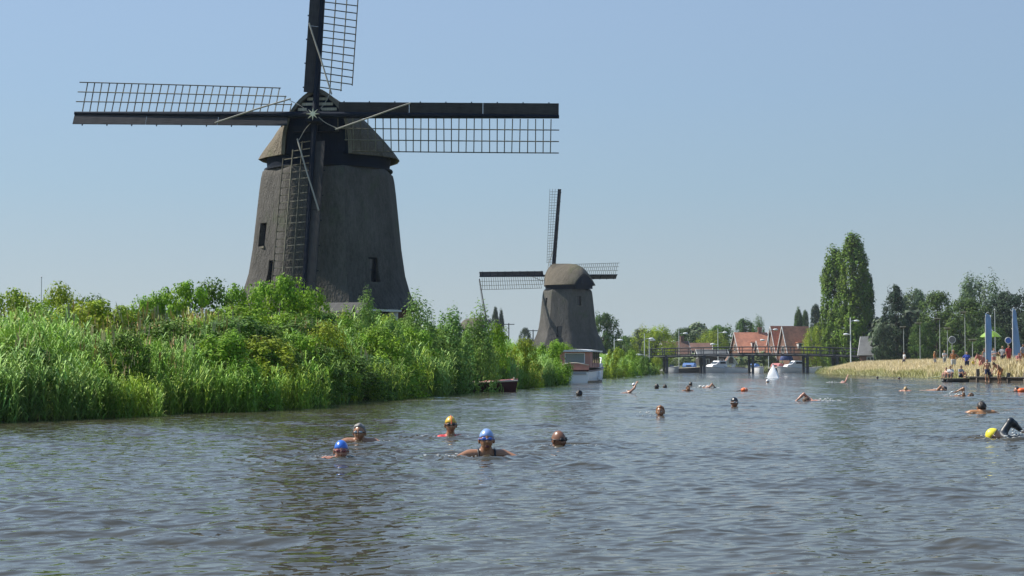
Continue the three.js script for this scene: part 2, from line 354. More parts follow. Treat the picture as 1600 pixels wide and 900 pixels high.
function makeCap(cap, detailed, hubY) {
  const out = CAP_STATIONS.map((k) => capRow(k)), inn = CAP_STATIONS.map((k) => capRow(k, .17));
  const uvs = (i, j) => [CAP_STATIONS[i][0], j * .33];
  const skin = gridGeo(out.map((r) => r.slice().reverse()), uvs), lining = gridGeo(inn, uvs);
  const strip = (a, b, flip) => gridGeo(flip ? [b, a] : [a, b], (i, j) => [i * .24, j * .33]);
  const rimSide = (e, flip) => { const a = out.map((r) => r[e]), b = inn.map((r) => r[e]); return gridGeo(flip ? [b, a] : [a, b], (i, j) => [j * .5, i * .24]); };
  mesh('thatched_roof', [skin, lining, rimSide(0, true), rimSide(out[0].length - 1, false)], M.roofThatch, cap);
  mesh('roof_edge', [strip(out[0], inn[0], false), gridGeo([out[0].map((p) => p.clone().add(V(0, 0, .1))), inn[0].map((p) => p.clone().add(V(0, 0, .1)))], (i, j) => [i * .24, j * .33]), strip(out[0].map((p) => p.clone().multiplyScalar(1.006)), out[0].map((p) => p.clone().add(V(0, 0, .1))), true)], M.thatchEdge, cap);
  // front gable: boarded below the shaft, white and dark planks above it
  const gable = capRow(CAP_STATIONS[0], .18).map((p) => [p.x, p.y]);
  mesh('gable', poly(shape(gable), .08).translate(0, 0, 2.72), M.navyBoard, cap);
  for (let k = 0; k < 4; k++) {
    const y = 1.86 + k * .25, w = 2 * (lut([[0, 1.5], [1.9, 1.18], [2.42, .8], [2.8, .4], [3.0, .1]], y + .06) - .04);
    if (w > .2) mesh('plank', box(w, .13, .05, 0, y, 2.84), M.creamWood, cap);
  }
  if (detailed) for (let k = 0; k < 7; k++) { const x = -1.2 + k * .4, h = lut([[0, 2.3], [.9, 2.1], [1.4, 1.2]], abs(x)); mesh('board', box(.37, h - .2, .03, x, h / 2 - .05, 2.825), M.navyBoard, cap); }
  // rear boarding
  const rear = capRow(CAP_STATIONS[CAP_STATIONS.length - 1], .05).map((p) => [p.x, p.y]);
  mesh('rear_boarding', poly(shape(rear), .1).translate(0, 0, -3.6), M.navyBoard, cap);
  mesh('rear_apron', [box(3.0, .75, .12, 0, -.15, -3.45), box(1.0, .5, .14, 0, .35, -3.72)], M.navyBoard, cap);
  mesh('curb_ring', new THREE.CylinderGeometry(3.08, 3.0, .62, 32).translate(0, -.28, 0), M.navyBoard, cap);
  mesh('collar', new THREE.CylinderGeometry(3.18, 3.18, .09, 32).translate(0, -.56, 0), M.navy, cap);
  mesh('windshaft', bar(V(0, hubY - .25, 2.2), V(0, hubY + .03, 3.75), .3, .27, 12), M.navy, cap);
  mesh('shaft_beam', box(2.3, .28, .3, 0, hubY - .52, 2.98), M.navy, cap);
}
function makeSmock(mill, y0, windows, detailed, skirt) {
  const R = skirt ? [[-skirt, 4.7 + .42 * skirt], ...SMOCK] : SMOCK, radius = (y) => lut(R, y - y0);
  let solid = new Brush(ringLoft(R, 64, y0)); solid.updateMatrixWorld();
  const frames = [];
  for (const [th, y, w, h] of windows) {
    const r = octR(radius(y), th, 1), lean = atan2(radius(y - .8) - radius(y + .8), 1.6);
    const cut = new Brush(plain(box(w, h, .9))); cut.rotation.set(0, th, 0); cut.position.set(sin(th) * (r - .1), y, cos(th) * (r - .1)); cut.updateMatrixWorld();
    if (detailed) solid = evaluator.evaluate(solid, cut, SUBTRACTION);
    solid.updateMatrixWorld();
    frames.push([th, y, w, h, r, lean]);
  }
  const body = mesh('thatched_body', solid.geometry, M.thatch, mill);
  for (const [th, y, w, h, r] of frames) {
    const win = sub('window', mill); win.position.set(sin(th) * (r - .28), y, cos(th) * (r - .28)); win.rotation.y = th;
    if (!detailed) win.position.set(sin(th) * (r + .02), y, cos(th) * (r + .02));
    mesh('pane', box(w - .1, h - .1, .03, 0, 0, 0), M.pane, win);
    mesh('frame', [box(.07, h, .1, -w / 2 + .035, 0, .02), box(.07, h, .1, w / 2 - .035, 0, .02), box(w - .15, .07, .1, 0, h / 2 - .035, .02), box(w - .15, .06, .08, 0, 0, .03)], M.navy, win);
    mesh('sill', box(w + .16, .1, .5, 0, -h / 2 - .05, .12), M.thatchEdge, win);
  }
  return body;
}
function windmill(name, label, { p, smockTurn, wallTop, capTurn, rotor, windows, sail, detailed, wallR = 4.3, hubY = 1.66, capH = 1, reach = .974, skirt = 0 }) {
  const mill = thing(name, label, 'windmill', p, smockTurn);
  makeSmock(mill, wallTop, windows, detailed, skirt);
  mesh('base_wall', new THREE.CylinderGeometry(wallR, wallR + .15, wallTop + .3, 8).translate(0, (wallTop - .3) / 2, 0), M.brick, mill);
  const cap = sub('cap', mill); cap.position.y = wallTop + 7.5; cap.rotation.y = capTurn - smockTurn;
  cap.scale.y = capH; makeCap(cap, detailed, hubY / capH);
  const tilt = 10 * DEG, axis = V(0, sin(tilt), cos(tilt));
  for (let k = 0; k < 4; k++) {
    const s = sail.clone(); s.name = 'sail'; mill.add(s);
    const q = new THREE.Quaternion().setFromAxisAngle(UPV, capTurn - smockTurn)
      .multiply(new THREE.Quaternion().setFromAxisAngle(V(1, 0, 0), -tilt))
      .multiply(new THREE.Quaternion().setFromAxisAngle(V(0, 0, 1), -k * PI / 2 - rotor));
    s.quaternion.copy(q);
    s.scale.setScalar(reach); const hub = V(0, hubY, 3.5).addScaledVector(axis, k % 2 ? .22 : -.14).applyAxisAngle(UPV, capTurn - smockTurn);
    s.position.copy(hub).add(V(0, wallTop + 7.5, 0));
  }
  const star = new THREE.Shape();
  for (let k = 0; k < 16; k++) { const a = k * PI / 8, r = k % 2 ? .085 : .31; k ? star.lineTo(r * cos(a), r * sin(a)) : star.moveTo(r, 0); }
  star.closePath();
  const head = sub('shaft_head', cap); head.position.set(0, (hubY + .06) / capH, 3.86); head.rotation.x = -tilt;
  mesh('iron_head', box(.66, .66, .5, 0, 0, -.3), M.stock, head);
  mesh('hub_star', poly(star, .03, .008).translate(0, 0, .02), M.star, head);
  return mill;
}
// the near mill
const Z1 = 82.3, base1 = .5;
const mill1 = windmill('windmill', 'large dark thatched octagonal windmill towering behind the reeds of the near bank', {
  p: V(xAt(512, Z1), base1, -Z1), smockTurn: (12.3 + 6.6) * DEG, wallTop: 3.3, capTurn: -5 * DEG, rotor: 1.2 * DEG, sail: sailNear, detailed: true,
  windows: [[-78 * DEG, 6.95, .55, 1.15], [-60 * DEG, 5.1, .5, 1.1], [24 * DEG, 5.2, .55, 1.2]],
});
{
  const door = sub('door', mill1); const th = 22.5 * DEG;
  door.position.set(sin(th) * 4.12, 0, cos(th) * 4.12); door.rotation.y = th;
  mesh('door_leaf', box(1.0, 2.3, .08, .0, 2.0, .02), M.hole, door);
  mesh('door_frame', [box(.14, 2.6, .2, -.62, 2.0, .06), box(.5, 2.6, .16, .85, 2.0, .06)], M.whitePaint, door);
  mesh('lintel', box(2.0, .1, .42, .1, 3.22, .2), M.whitePaint, door);
}
// the second mill, seen from behind
const Z2 = 226;
windmill('windmill', 'smaller looking thatched windmill seen from behind beyond the moored white boat', {
  p: V(xAt(887, Z2), .5, -Z2), smockTurn: (-39 - 2) * DEG, wallTop: 4.05, capTurn: (180 + 39 - 2) * DEG, rotor: 2.5 * DEG, sail: sailNear, detailed: true, hubY: 1.5, capH: 1.02, reach: 1, skirt: 1.7,
  windows: [[22.5 * DEG, 5.2, .7, 1.5], [(22.5 + 45) * DEG, 9.4, .55, 1.3], [-22.5 * DEG, 9.3, .5, 1.1]],
});
// the third, far away
const Z3 = 450;
windmill('windmill', 'distant windmill of which only the cap and one slanting sail rise above the reeds', {
  p: V(xAt(741, Z3), .5, -Z3), smockTurn: 10 * DEG, wallTop: 3.3, capTurn: 86 * DEG, rotor: 2 * DEG, sail: sailFar, detailed: false, hubY: 2.1, windows: [],
});

// ------------------------------------------------------------------ vegetation
class Leaves {                                               // many small folded leaves in one geometry
  constructor(seed) { this.r = rng(seed); this.pos = []; this.nor = []; this.col = []; }
  leaf(p, n, size, aspect, bright, tint = [1, 1, 1]) {
    const r = this.r, t = V(r() - .5, r() - .5, r() - .5).cross(n).normalize(), b = V().crossVectors(n, t), w = size * aspect / 2, h = size;
    const A = p.clone().addScaledVector(b, -h / 2), C = p.clone().addScaledVector(b, h / 2), B = p.clone().addScaledVector(t, w).addScaledVector(n, -.15 * w), D = p.clone().addScaledVector(t, -w).addScaledVector(n, -.15 * w);
    for (const q of [A, B, C, A, C, D]) { this.pos.push(q.x, q.y, q.z); this.nor.push(n.x, n.y, n.z); this.col.push(bright * tint[0], bright * tint[1], bright * tint[2]); }
  }
  geo() {
    const g = new THREE.BufferGeometry();
    g.setAttribute('position', new THREE.Float32BufferAttribute(this.pos, 3)); g.setAttribute('normal', new THREE.Float32BufferAttribute(this.nor, 3)); g.setAttribute('color', new THREE.Float32BufferAttribute(this.col, 3));
    return g;
  }
}
const sphereDir = (r) => { const u = r() * 2 - 1, a = r() * 2 * PI, s = sqrt(1 - u * u); return V(s * cos(a), u, s * sin(a)); };
// kind: H height, W width, outline(h, a) radius share, base where the crown starts, clumps, leaves each, clump size, leaf size
const KINDS = {
  round: { H: 11, W: 9, base: .16, clumps: 120, each: 62, clump: .95, leaf: .36, aspect: .7, outline: (h) => sqrt(max(0, 1 - pow(abs(h - .48) / .54, 2.3))) },
  tall: { H: 13, W: 8, base: .12, clumps: 130, each: 62, clump: .95, leaf: .36, aspect: .7, outline: (h) => sqrt(max(0, 1 - pow(abs(h - .4) / .62, 2.2))) * (1 - .25 * h) },
  cone: { H: 13, W: 7.4, base: .05, clumps: 150, each: 60, clump: .75, leaf: .34, aspect: .5, outline: (h) => pow(max(0, 1 - h), .62) * (.55 + .45 * smooth(0, .22, h)) },
  poplar: { H: 23, W: 6, base: .05, clumps: 260, each: 66, clump: .8, leaf: .42, aspect: .8, stretch: 1.8, outline: (h) => (.6 + .4 * smooth(0, .2, h)) * pow(max(0, 1 - pow(h, 7)), .55) },
  willow: { H: 8, W: 8, base: .1, clumps: 110, each: 64, clump: .85, leaf: .34, aspect: .4, stretch: 1.5, outline: (h) => sqrt(max(0, 1 - pow(abs(h - .5) / .55, 2))) },
  bush: { H: 3.6, W: 4, base: .0, clumps: 90, each: 66, clump: .42, leaf: .15, aspect: .62, outline: (h) => sqrt(max(0, 1 - pow(max(0, h - .35) / .66, 2))) },
  spray: { H: 3.3, W: 2.6, base: 0, clumps: 80, each: 60, clump: .24, leaf: .17, aspect: .3, stretch: 2.6, outline: (h) => pow(max(0, 1 - h), .5) * .9 + .1 },
  elder: { H: 4.4, W: 4.6, base: .05, clumps: 105, each: 64, clump: .46, leaf: .19, aspect: .6, outline: (h) => sqrt(max(0, 1 - pow(abs(h - .5) / .56, 2.2))) },
};
const protoCache = new Map();
function plantGeo(kind, seed) {
  const key = kind + seed;
  if (protoCache.has(key)) return protoCache.get(key);
  const K = KINDS[kind], L = new Leaves(seed * 131 + 7), r = L.r, centers = [], wob = Array.from({ length: 5 }, () => [r() * 6.28, .5 + r()]);
  const lobes = Array.from({ length: 7 }, () => [r() * 6.28, r(), .72 + .5 * r()]);
  for (let k = 0; k < K.clumps; k++) {
    const h = pow(r(), .9), a = r() * 2 * PI, inner = k % 4 === 0 ? r() * .6 : .62 + .38 * sqrt(r());
    let lob = 1; for (const [la, lh, lw] of lobes) { const d = hypot(sin((a - la) / 2) * 2, (h - lh) * 3); lob *= 1 + (lw - 1) * exp(-d * d * 1.6); }
    const rad = K.outline(h) * K.W / 2 * lob * inner * (1 + .1 * sin(3 * a + wob[0][0]) * wob[0][1]);
    const y = K.H * (K.base + (1 - K.base) * h) - (h > .8 ? K.clump * .6 * (1 - K.outline(h)) : 0);
    centers.push([V(rad * cos(a), y, rad * sin(a)), K.clump * (.6 + .75 * r()), .72 + .5 * r(), r()]);
  }
  const axis = V(0, K.H * .42, 0);
  for (const [c, s, bright, hue] of centers) for (let q = 0; q < K.each; q++) {
    const d = sphereDir(r), k = .45 + .62 * pow(r(), .6), p = c.clone().add(V(d.x * s * k, d.y * s * k * (K.stretch ?? .85), d.z * s * k));
    if (p.y < .06) p.y = .06 + r() * .2;
    const n = d.clone().multiplyScalar(.7).add(V(r() - .5, r() - .2, r() - .5).multiplyScalar(1.1)).add(p.clone().sub(axis).normalize().multiplyScalar(.35)).normalize();
    L.leaf(p, n, K.leaf * (.7 + .6 * r()), K.aspect, bright * (.8 + .4 * r()), [1 + .22 * (hue - .5), 1, 1 - .3 * (hue - .5)]);
  }
  const limbs = [], small = K.H < 5, tr = small ? .04 : K.H * .018;
  limbs.push(bar(V(0, -.3, 0), V(.02 * K.H, K.H * .5, 0), tr, tr * .5, 8));
  if (!small) limbs.push(bar(V(.02 * K.H, K.H * .49, 0), V(0, K.H * .86, .01 * K.H), tr * .5, tr * .15, 6));
  for (let k = 0; k < (small ? 9 : 14); k++) { const [c] = centers[floor(r() * centers.length)], y = small ? .1 : max(K.H * .14, c.y * .6); limbs.push(bar(V(.02 * K.H * y / K.H, min(y, K.H * .5), 0), c, tr * (small ? .55 : .35), tr * .12, 5)); }
  const out = [L.geo(), merge(limbs)];
  protoCache.set(key, out);
  return out;
}
const LM = {
  leafy: leafM(.22, .38, .022), yellowGreen: leafM(.3, .39, .025), park: leafM(.085, .15, .025), deep: leafM(.06, .125, .018), dark: leafM(.03, .062, .024), pale: leafM(.2, .34, .07), poplar: leafM(.125, .215, .016), mid: leafM(.095, .19, .016), grey: leafM(.12, .185, .075), far: leafM(.05, .085, .03),
};
const frontBush = [];
function plant(name, label, category, kind, seed, mat, { px, Z, top, wpx, turn = 0, group, x }) {
  if (!Z) { Z = 25; while (Z < 260 && xAt(px, Z) > XL(Z) - .35) Z += .25; frontBush.push([xAt(px, Z), Z, wpx / F * Z * .42]); }
  const K = KINDS[kind], X = x ?? xAt(px, Z), gy = groundY(X, Z) - .05, H = at(px, top, Z).y - gy, W = wpx / F * Z;
  const o = thing(name, label, category, V(X, gy, -Z), turn, group), [leaf, limb] = plantGeo(kind, seed);
  mesh(K.H < 5 ? 'foliage' : 'crown', leaf, LM[mat], o); mesh(K.H < 5 ? 'stem' : 'trunk', limb, M.bark, o);
  o.scale.set(W / K.W, H / K.H, W / K.W);
  return o;
}
// bushes on the near bank: behind the reeds, then the leafy row in front of the near mill
const bushes = [
  ['bush', 'yellow-green bush rising over the reeds at the outer end of the near bank', 'bush', 1, 'yellowGreen', 20, 50, 447, 110, .3],
  ['bush', 'feathery yellow-green bush beside the bare gap in the near bank hedge', 'bush', 2, 'yellowGreen', 92, 51, 446, 90, 1.1],
  ['bush', 'broad pale green bush low among reeds beneath the feathery yellow-green bush', 'bush', 2, 'leafy', 62, 47, 474, 95, 4],
  ['bush', 'small dark bush at the lowest dip of the near bank skyline', 'bush', 2, 'mid', 140, 56, 464, 80, 2.2],
  ['bush', 'low rounded bush starting the row towards the large mill', 'bush', 1, 'leafy', 236, 57, 452, 96, .9],
  ['bush', 'bush with a ragged top, tallest of the row left of the large mill', 'elder', 1, 'leafy', 284, 57, 438, 96, 2.9],
  ['bush', 'wide green bush between the ragged bush and the large mill', 'bush', 2, 'mid', 328, 58, 440, 96, 3.4],
  ['bush', 'bush touching the lit foot of the large mill', 'bush', 1, 'leafy', 378, 59, 440, 92, 5.1],
  ['elder_bush', 'bright elder bush covering the foot of the lowest sail', 'elder', 1, 'leafy', 435, 61, 430, 116, .6],
  ['elder_bush', 'low spreading branch of elder in front of the shaded mill wall', 'elder', 2, 'leafy', 478, 62, 456, 84, 2.4],
  ['bush', 'pointed willow shrub in front of the small grey shed', 'spray', 2, 'pale', 574, 59, 468, 60, 4.4],
  ['bush', 'lower willow shrub just before the white framed mill door', 'spray', 1, 'pale', 614, 60, 498, 60, 5.7],
  ['bush', 'tall willow shrub against the right foot of the large mill', 'spray', 2, 'pale', 652, 64, 474, 84, .2],
  ['bush', 'silvery willow shrub between the large mill and the far mill cap', 'spray', 1, 'pale', 702, 67, 484, 86, 1.7],
  ['bush', 'silvery willow shrub in front of the far mill cap', 'spray', 2, 'pale', 748, 70, 494, 80, 3.2],
  ['bush', 'last tall shrub where the near reed wall steps down', 'bush', 2, 'leafy', 776, 74, 506, 60, 4.8],
  ['bush', 'leafy bush bulging over the water below the elder', 'bush', 1, 'leafy', 470, 0, 515, 100, 3.8],
  ['bush', 'leafy bush at the waterline below the grey shed', 'bush', 2, 'leafy', 590, 0, 512, 110, 1.2],
  ['bush', 'bright bush standing at the water under the ragged row of bushes', 'bush', 1, 'leafy', 352, 0, 512, 100, 2.1],
  ['bush', 'dark hollow bush at the water below the low spreading elder', 'bush', 2, 'mid', 420, 0, 512, 96, .5],
  ['bush', 'yellow-green bush in the reeds between the elder and the shed', 'bush', 2, 'yellowGreen', 512, 0, 505, 90, 4.6],
  ['bush', 'full green bush at the waterline under the white framed mill door', 'bush', 1, 'leafy', 640, 0, 508, 100, 3.1],
  ['bush', 'leafy bush at the waterline below the silvery willow shrubs', 'bush', 2, 'leafy', 690, 0, 510, 80, 5.2],
  ['bush', 'feathery shrub dipping into the water by the red rowing boat', 'spray', 1, 'leafy', 728, 0, 515, 56, .8],
  ['bush', 'broad leaved weed clump standing in the reeds below the yellow-green hedge', 'elder', 2, 'mid', 118, 42, 500, 70, 2.7],
  ['bush', 'pale willow sprig in the reeds below the ragged bush', 'spray', 1, 'pale', 262, 45, 505, 50, 1.3],
  ['bush', 'leafy clump in the reeds below the foot of the large mill', 'elder', 1, 'leafy', 318, 46, 500, 74, 5.5],
  ['bush', 'darker clump among reeds in front of the bright elder', 'bush', 1, 'mid', 452, 54, 492, 70, .4],
  ['bush', 'soft green clump in the reeds under the low spreading elder branch', 'spray', 2, 'leafy', 538, 58, 492, 60, 2.2],
  ['bush', 'dark bush low in the outermost reeds', 'bush', 1, 'mid', 44, 0, 540, 120, 1.4],
  ['bush', 'tall weedy bush in the reeds below the bare gap', 'bush', 2, 'mid', 196, 0, 520, 96, 3.6],
  ['bush', 'dark bush over the stern of the red rowing boat', 'bush', 1, 'mid', 708, 0, 530, 90, 2.6],
  ['bush', 'yellow-tipped bush beside the bow of the red rowing boat', 'bush', 2, 'yellowGreen', 822, 84, 530, 56, 5.3],
  ['bush', 'green bush hanging over the water next to the white boat', 'bush', 1, 'leafy', 862, 96, 528, 60, 1.9],
  ['bush', 'low bush behind the stern of the white boat', 'bush', 2, 'leafy', 884, 112, 538, 46, .4],
  ['bush', 'round yellow-green bush just past the bow of the white boat', 'bush', 1, 'yellowGreen', 962, 152, 540, 40, 2.3],
  ['bush', 'green bush on the waterline past the white boat', 'bush', 2, 'leafy', 988, 172, 548, 38, .8],
  ['bush', 'dark green bush near the end of the left bank', 'bush', 1, 'mid', 1010, 205, 554, 28, 4.1],
  ['bush', 'last bush on the bank before the wooden bridge', 'bush', 2, 'yellowGreen', 1026, 232, 558, 22, 5.9],
];
for (const [name, label, kind, seed, mat, px, Z, top, wpx, turn] of bushes) plant(name, label, 'bush', kind, seed, mat, { px, Z, top, wpx, turn });

{ // the mass of shrubs between the large mill and the water
  const r = rng(61), kinds = ['bush', 'elder', 'bush', 'spray', 'elder'], mats = ['leafy', 'mid', 'leafy', 'pale', 'mid', 'yellowGreen'];
  const ORDINAL = 'first second third fourth fifth sixth seventh eighth ninth tenth eleventh twelfth thirteenth fourteenth fifteenth sixteenth'.split(' '), rowCount = [0, 0, 0];
  for (let Z = 40.5, k = 0; Z < 75; Z += .78, k++) {
    const d = k % 3 === 0 ? .1 + .5 * r() : k % 3 === 1 ? 1.2 + 1.2 * r() : 2.6 + 2 * r(), x = XL(Z) - d * 1.06, kind = kinds[floor(r() * 5)], K = KINDS[kind], H = (d < 1 ? 1.35 + .7 * r() : d < 2.5 ? 1.9 + .5 * r() : 2.2 + .5 * r()) * lerp(.92, 1.16, smooth(44, 68, Z)), W = (d < 1 ? 1.7 : 2.2) + .9 * r(), gy = max(-.12, groundY(x, Z)) - .08;
    if (Z > 70 && d < 1) continue;
    if (d > 2 && Z > 56 && Z < 68 && abs(x / Z * F + 800 - 527) < 26) continue;
    const mat = mats[floor(r() * 6)], nth = ORDINAL[rowCount[k % 3]++], tint = { leafy: 'bright green', mid: 'deep green', pale: 'pale willowy', yellowGreen: 'yellowish' }[mat], form = { bush: 'bush', elder: 'elder shrub', spray: 'upright shrub' }[kind];
    const o = thing('shrub', `${tint} ${form}, ${nth} from the near end of the ${['waterline', 'middle', 'rear'][k % 3]} shrub row`, 'bush', V(x, gy, -Z), r() * 6.28, 'shrubs massed below the large mill'), [leaf, limb] = plantGeo(kind, 1 + k % 2);
    mesh('foliage', leaf, LM[mat], o); mesh('stem', limb, M.bark, o); o.scale.set(W / K.W, H / K.H, W / K.W); frontBush.push([x, Z, W * .36]);
  }
}

// trees: [label, kind, seed, material, px, Z, top row, width px, turn]
const trees = [
  ['dark round tree standing right behind the second windmill', 'round', 1, 'deep', 943, 300, 488, 50, .5],
  ['wide yellow-green willow beyond the end of the left bank', 'willow', 1, 'yellowGreen', 1022, 300, 511, 74, 1.2],
  ['small dark tree peeping over the yellow-green willow', 'round', 2, 'far', 1001, 380, 514, 30, 2.2],
  ['low tree between the second mill and the yellow-green willow', 'round', 1, 'mid', 977, 330, 524, 36, 3.3],
  ['dark tree above the brown roofed house', 'round', 2, 'deep', 1068, 350, 513, 38, 1.9],
  ['low yellow-green tree left of the long orange roof', 'willow', 2, 'yellowGreen', 1110, 335, 521, 52, .2],
  ['green tree behind the low yellow-green tree', 'round', 1, 'mid', 1128, 365, 507, 50, 4.2],
  ['taller dark green tree rising over the long orange roof', 'tall', 1, 'deep', 1164, 390, 496, 44, 5],
  ['loose pale tree next to the taller tree over the orange roof', 'willow', 2, 'mid', 1185, 385, 500, 24, 1],
  ['slim far poplar left of the gabled houses tree line', 'poplar', 1, 'deep', 1248, 410, 483, 15, 2],
  ['slim far poplar next to the first slim one', 'poplar', 2, 'deep', 1259, 415, 487, 12, 4],
  ['dark far poplar close to the great poplar', 'poplar', 2, 'dark', 1275, 400, 478, 18, 1],
  ['bushy yellow-green tree at the foot of the great poplar', 'willow', 1, 'yellowGreen', 1276, 305, 510, 42, 3],
  ['left column of the great poplar group', 'poplar', 1, 'poplar', 1304, 298, 389, 38, .4],
  ['tallest column of the great poplar group', 'poplar', 2, 'poplar', 1334, 290, 370, 48, 2.6],
  ['dark right hand column of the great poplar group', 'poplar', 1, 'deep', 1351, 296, 418, 34, 5.2],
  ['dark bluish conical tree right of the great poplar', 'cone', 1, 'dark', 1400, 272, 443, 68, .8],
  ['pale grey-green tree behind the dark conical tree', 'tall', 1, 'grey', 1430, 330, 449, 60, 1.6],
  ['full green tree between two street lamps', 'tall', 2, 'park', 1466, 262, 456, 72, 2.7],
  ['high loose willow with a pale feathery top', 'willow', 1, 'grey', 1533, 285, 434, 88, 4.4],
  ['green tree filling in below the feathery willow', 'round', 2, 'park', 1511, 258, 468, 78, .1],
  ['dark tree behind the blue flags', 'round', 1, 'dark', 1580, 262, 454, 84, 3.6],
  ['dark tree at the edge of the view behind the second flag', 'tall', 2, 'dark', 1625, 255, 462, 70, 5.5],
  ['far round tree just left of the second mill sail', 'round', 2, 'far', 820, 420, 513, 22, .9],
  ['small far poplar beside the distant mill cap', 'poplar', 1, 'far', 783, 430, 485, 9, .9],
  ['second small far poplar beside the distant mill cap', 'poplar', 2, 'far', 774, 430, 482, 11, 2.9],
  ['round green tree under the conical tree at the bank road', 'round', 2, 'deep', 1440, 250, 505, 40, 2.1],
  ['low round tree behind the green parasol', 'round', 1, 'deep', 1548, 250, 508, 52, 4.9],
  ['low dark tree beside the grey roofed house', 'round', 2, 'dark', 1379, 258, 512, 34, 1.4],
];
for (const [label, kind, seed, mat, px, Z, top, wpx, turn] of trees) plant(kind === 'poplar' ? 'poplar_tree' : kind === 'willow' ? 'willow_tree' : 'tree', label, 'tree', kind, seed, mat, { px, Z, top, wpx, turn });

function instanced(name, geo, mat, list, parent) {           // list of [matrix, colour]
  const im = new THREE.InstancedMesh(geo, mat, list.length);
  list.forEach(([m, c], i) => { im.setMatrixAt(i, m); if (c) im.setColorAt(i, c); });
  im.name = parent ? name : numbered(name); im.castShadow = im.receiveShadow = true; (parent ?? scene).add(im);
  return im;
}
const dummy = new THREE.Object3D();
function placed(x, y, z, ry, sx, sy = sx, tx = 0, tz = 0) { dummy.position.set(x, y, z); dummy.rotation.set(tx, ry, tz, 'YXZ'); dummy.scale.set(sx, sy, sx); dummy.updateMatrix(); return dummy.matrix.clone(); }
// reed clump: stalks with long arching leaves, height 1
function reedClump(seed, stalks, plume) {
  const r = rng(seed), pos = [], nor = [], col = [];
  const tri = (a, b, c, n, k) => { for (const p of [a, b, c]) { pos.push(p.x, p.y, p.z); nor.push(n.x, n.y, n.z); col.push(...k); } };
  for (let s = 0; s < stalks; s++) {
    const bx = (r() - .5) * .3, bz = (r() - .5) * .3, lean = V((r() - .5) * .22, 1, (r() - .5) * .22), H = .72 + .28 * r(), top = V(bx, 0, bz).addScaledVector(lean, H), foot = V(bx, 0, bz);
    const side = V(1, 0, r() - .5).normalize().multiplyScalar(.004), sn = V(0, .3, 1).normalize();
    tri(foot.clone().sub(side), foot.clone().add(side), top, sn, [.8, .85, .7]);
    const leaves = 16;
    for (let k = 0; k < leaves; k++) {
      const t = .18 + .8 * (k + r() * .7) / leaves, a = r() * 2 * PI, p0 = foot.clone().addScaledVector(lean, H * t), out = V(cos(a), 0, sin(a)), len = (.125 + .10 * r()) * (1.15 - .35 * t), w = .0062 + .004 * r();
      const up = .75 - .3 * r(), p1 = p0.clone().addScaledVector(out, len * .5).add(V(0, len * up, 0)), p2 = p0.clone().addScaledVector(out, len * 1.0).add(V(0, len * (up * 1.1 - .25 * r()), 0)), sd = V(-out.z, 0, out.x).multiplyScalar(w);
      const n = V(-out.x * .5, .8, -out.z * .5).add(V(r() - .5, 0, r() - .5).multiplyScalar(.5)).normalize(), b = .75 + .5 * r(), c = [b * (1 + .25 * (r() - .5)), b, b * (.8 + .4 * r())];
      tri(p0.clone().addScaledVector(sd, -.7), p0.clone().addScaledVector(sd, .7), p1.clone().add(sd), n, c); tri(p0.clone().addScaledVector(sd, -.7), p1.clone().add(sd), p1.clone().sub(sd), n, c);
      tri(p1.clone().sub(sd), p1.clone().add(sd), p2, n, c);
    }
    if (plume && s % 2 === 0) for (let k = 0; k < 5; k++) { const a = r() * 6.28, p = top.clone().add(V(0, -.02, 0)), q = top.clone().add(V(cos(a) * .03, .05 + .05 * r(), sin(a) * .03)), w = V(-sin(a), 0, cos(a)).multiplyScalar(.014); tri(p.clone().sub(w), p.clone().add(w), q, V(0, .5, .8), [1.25, .85, 1.5]); }
  }
  const g = new THREE.BufferGeometry();
  g.setAttribute('position', new THREE.Float32BufferAttribute(pos, 3)); g.setAttribute('normal', new THREE.Float32BufferAttribute(nor, 3)); g.setAttribute('color', new THREE.Float32BufferAttribute(col, 3));
  return g;
}
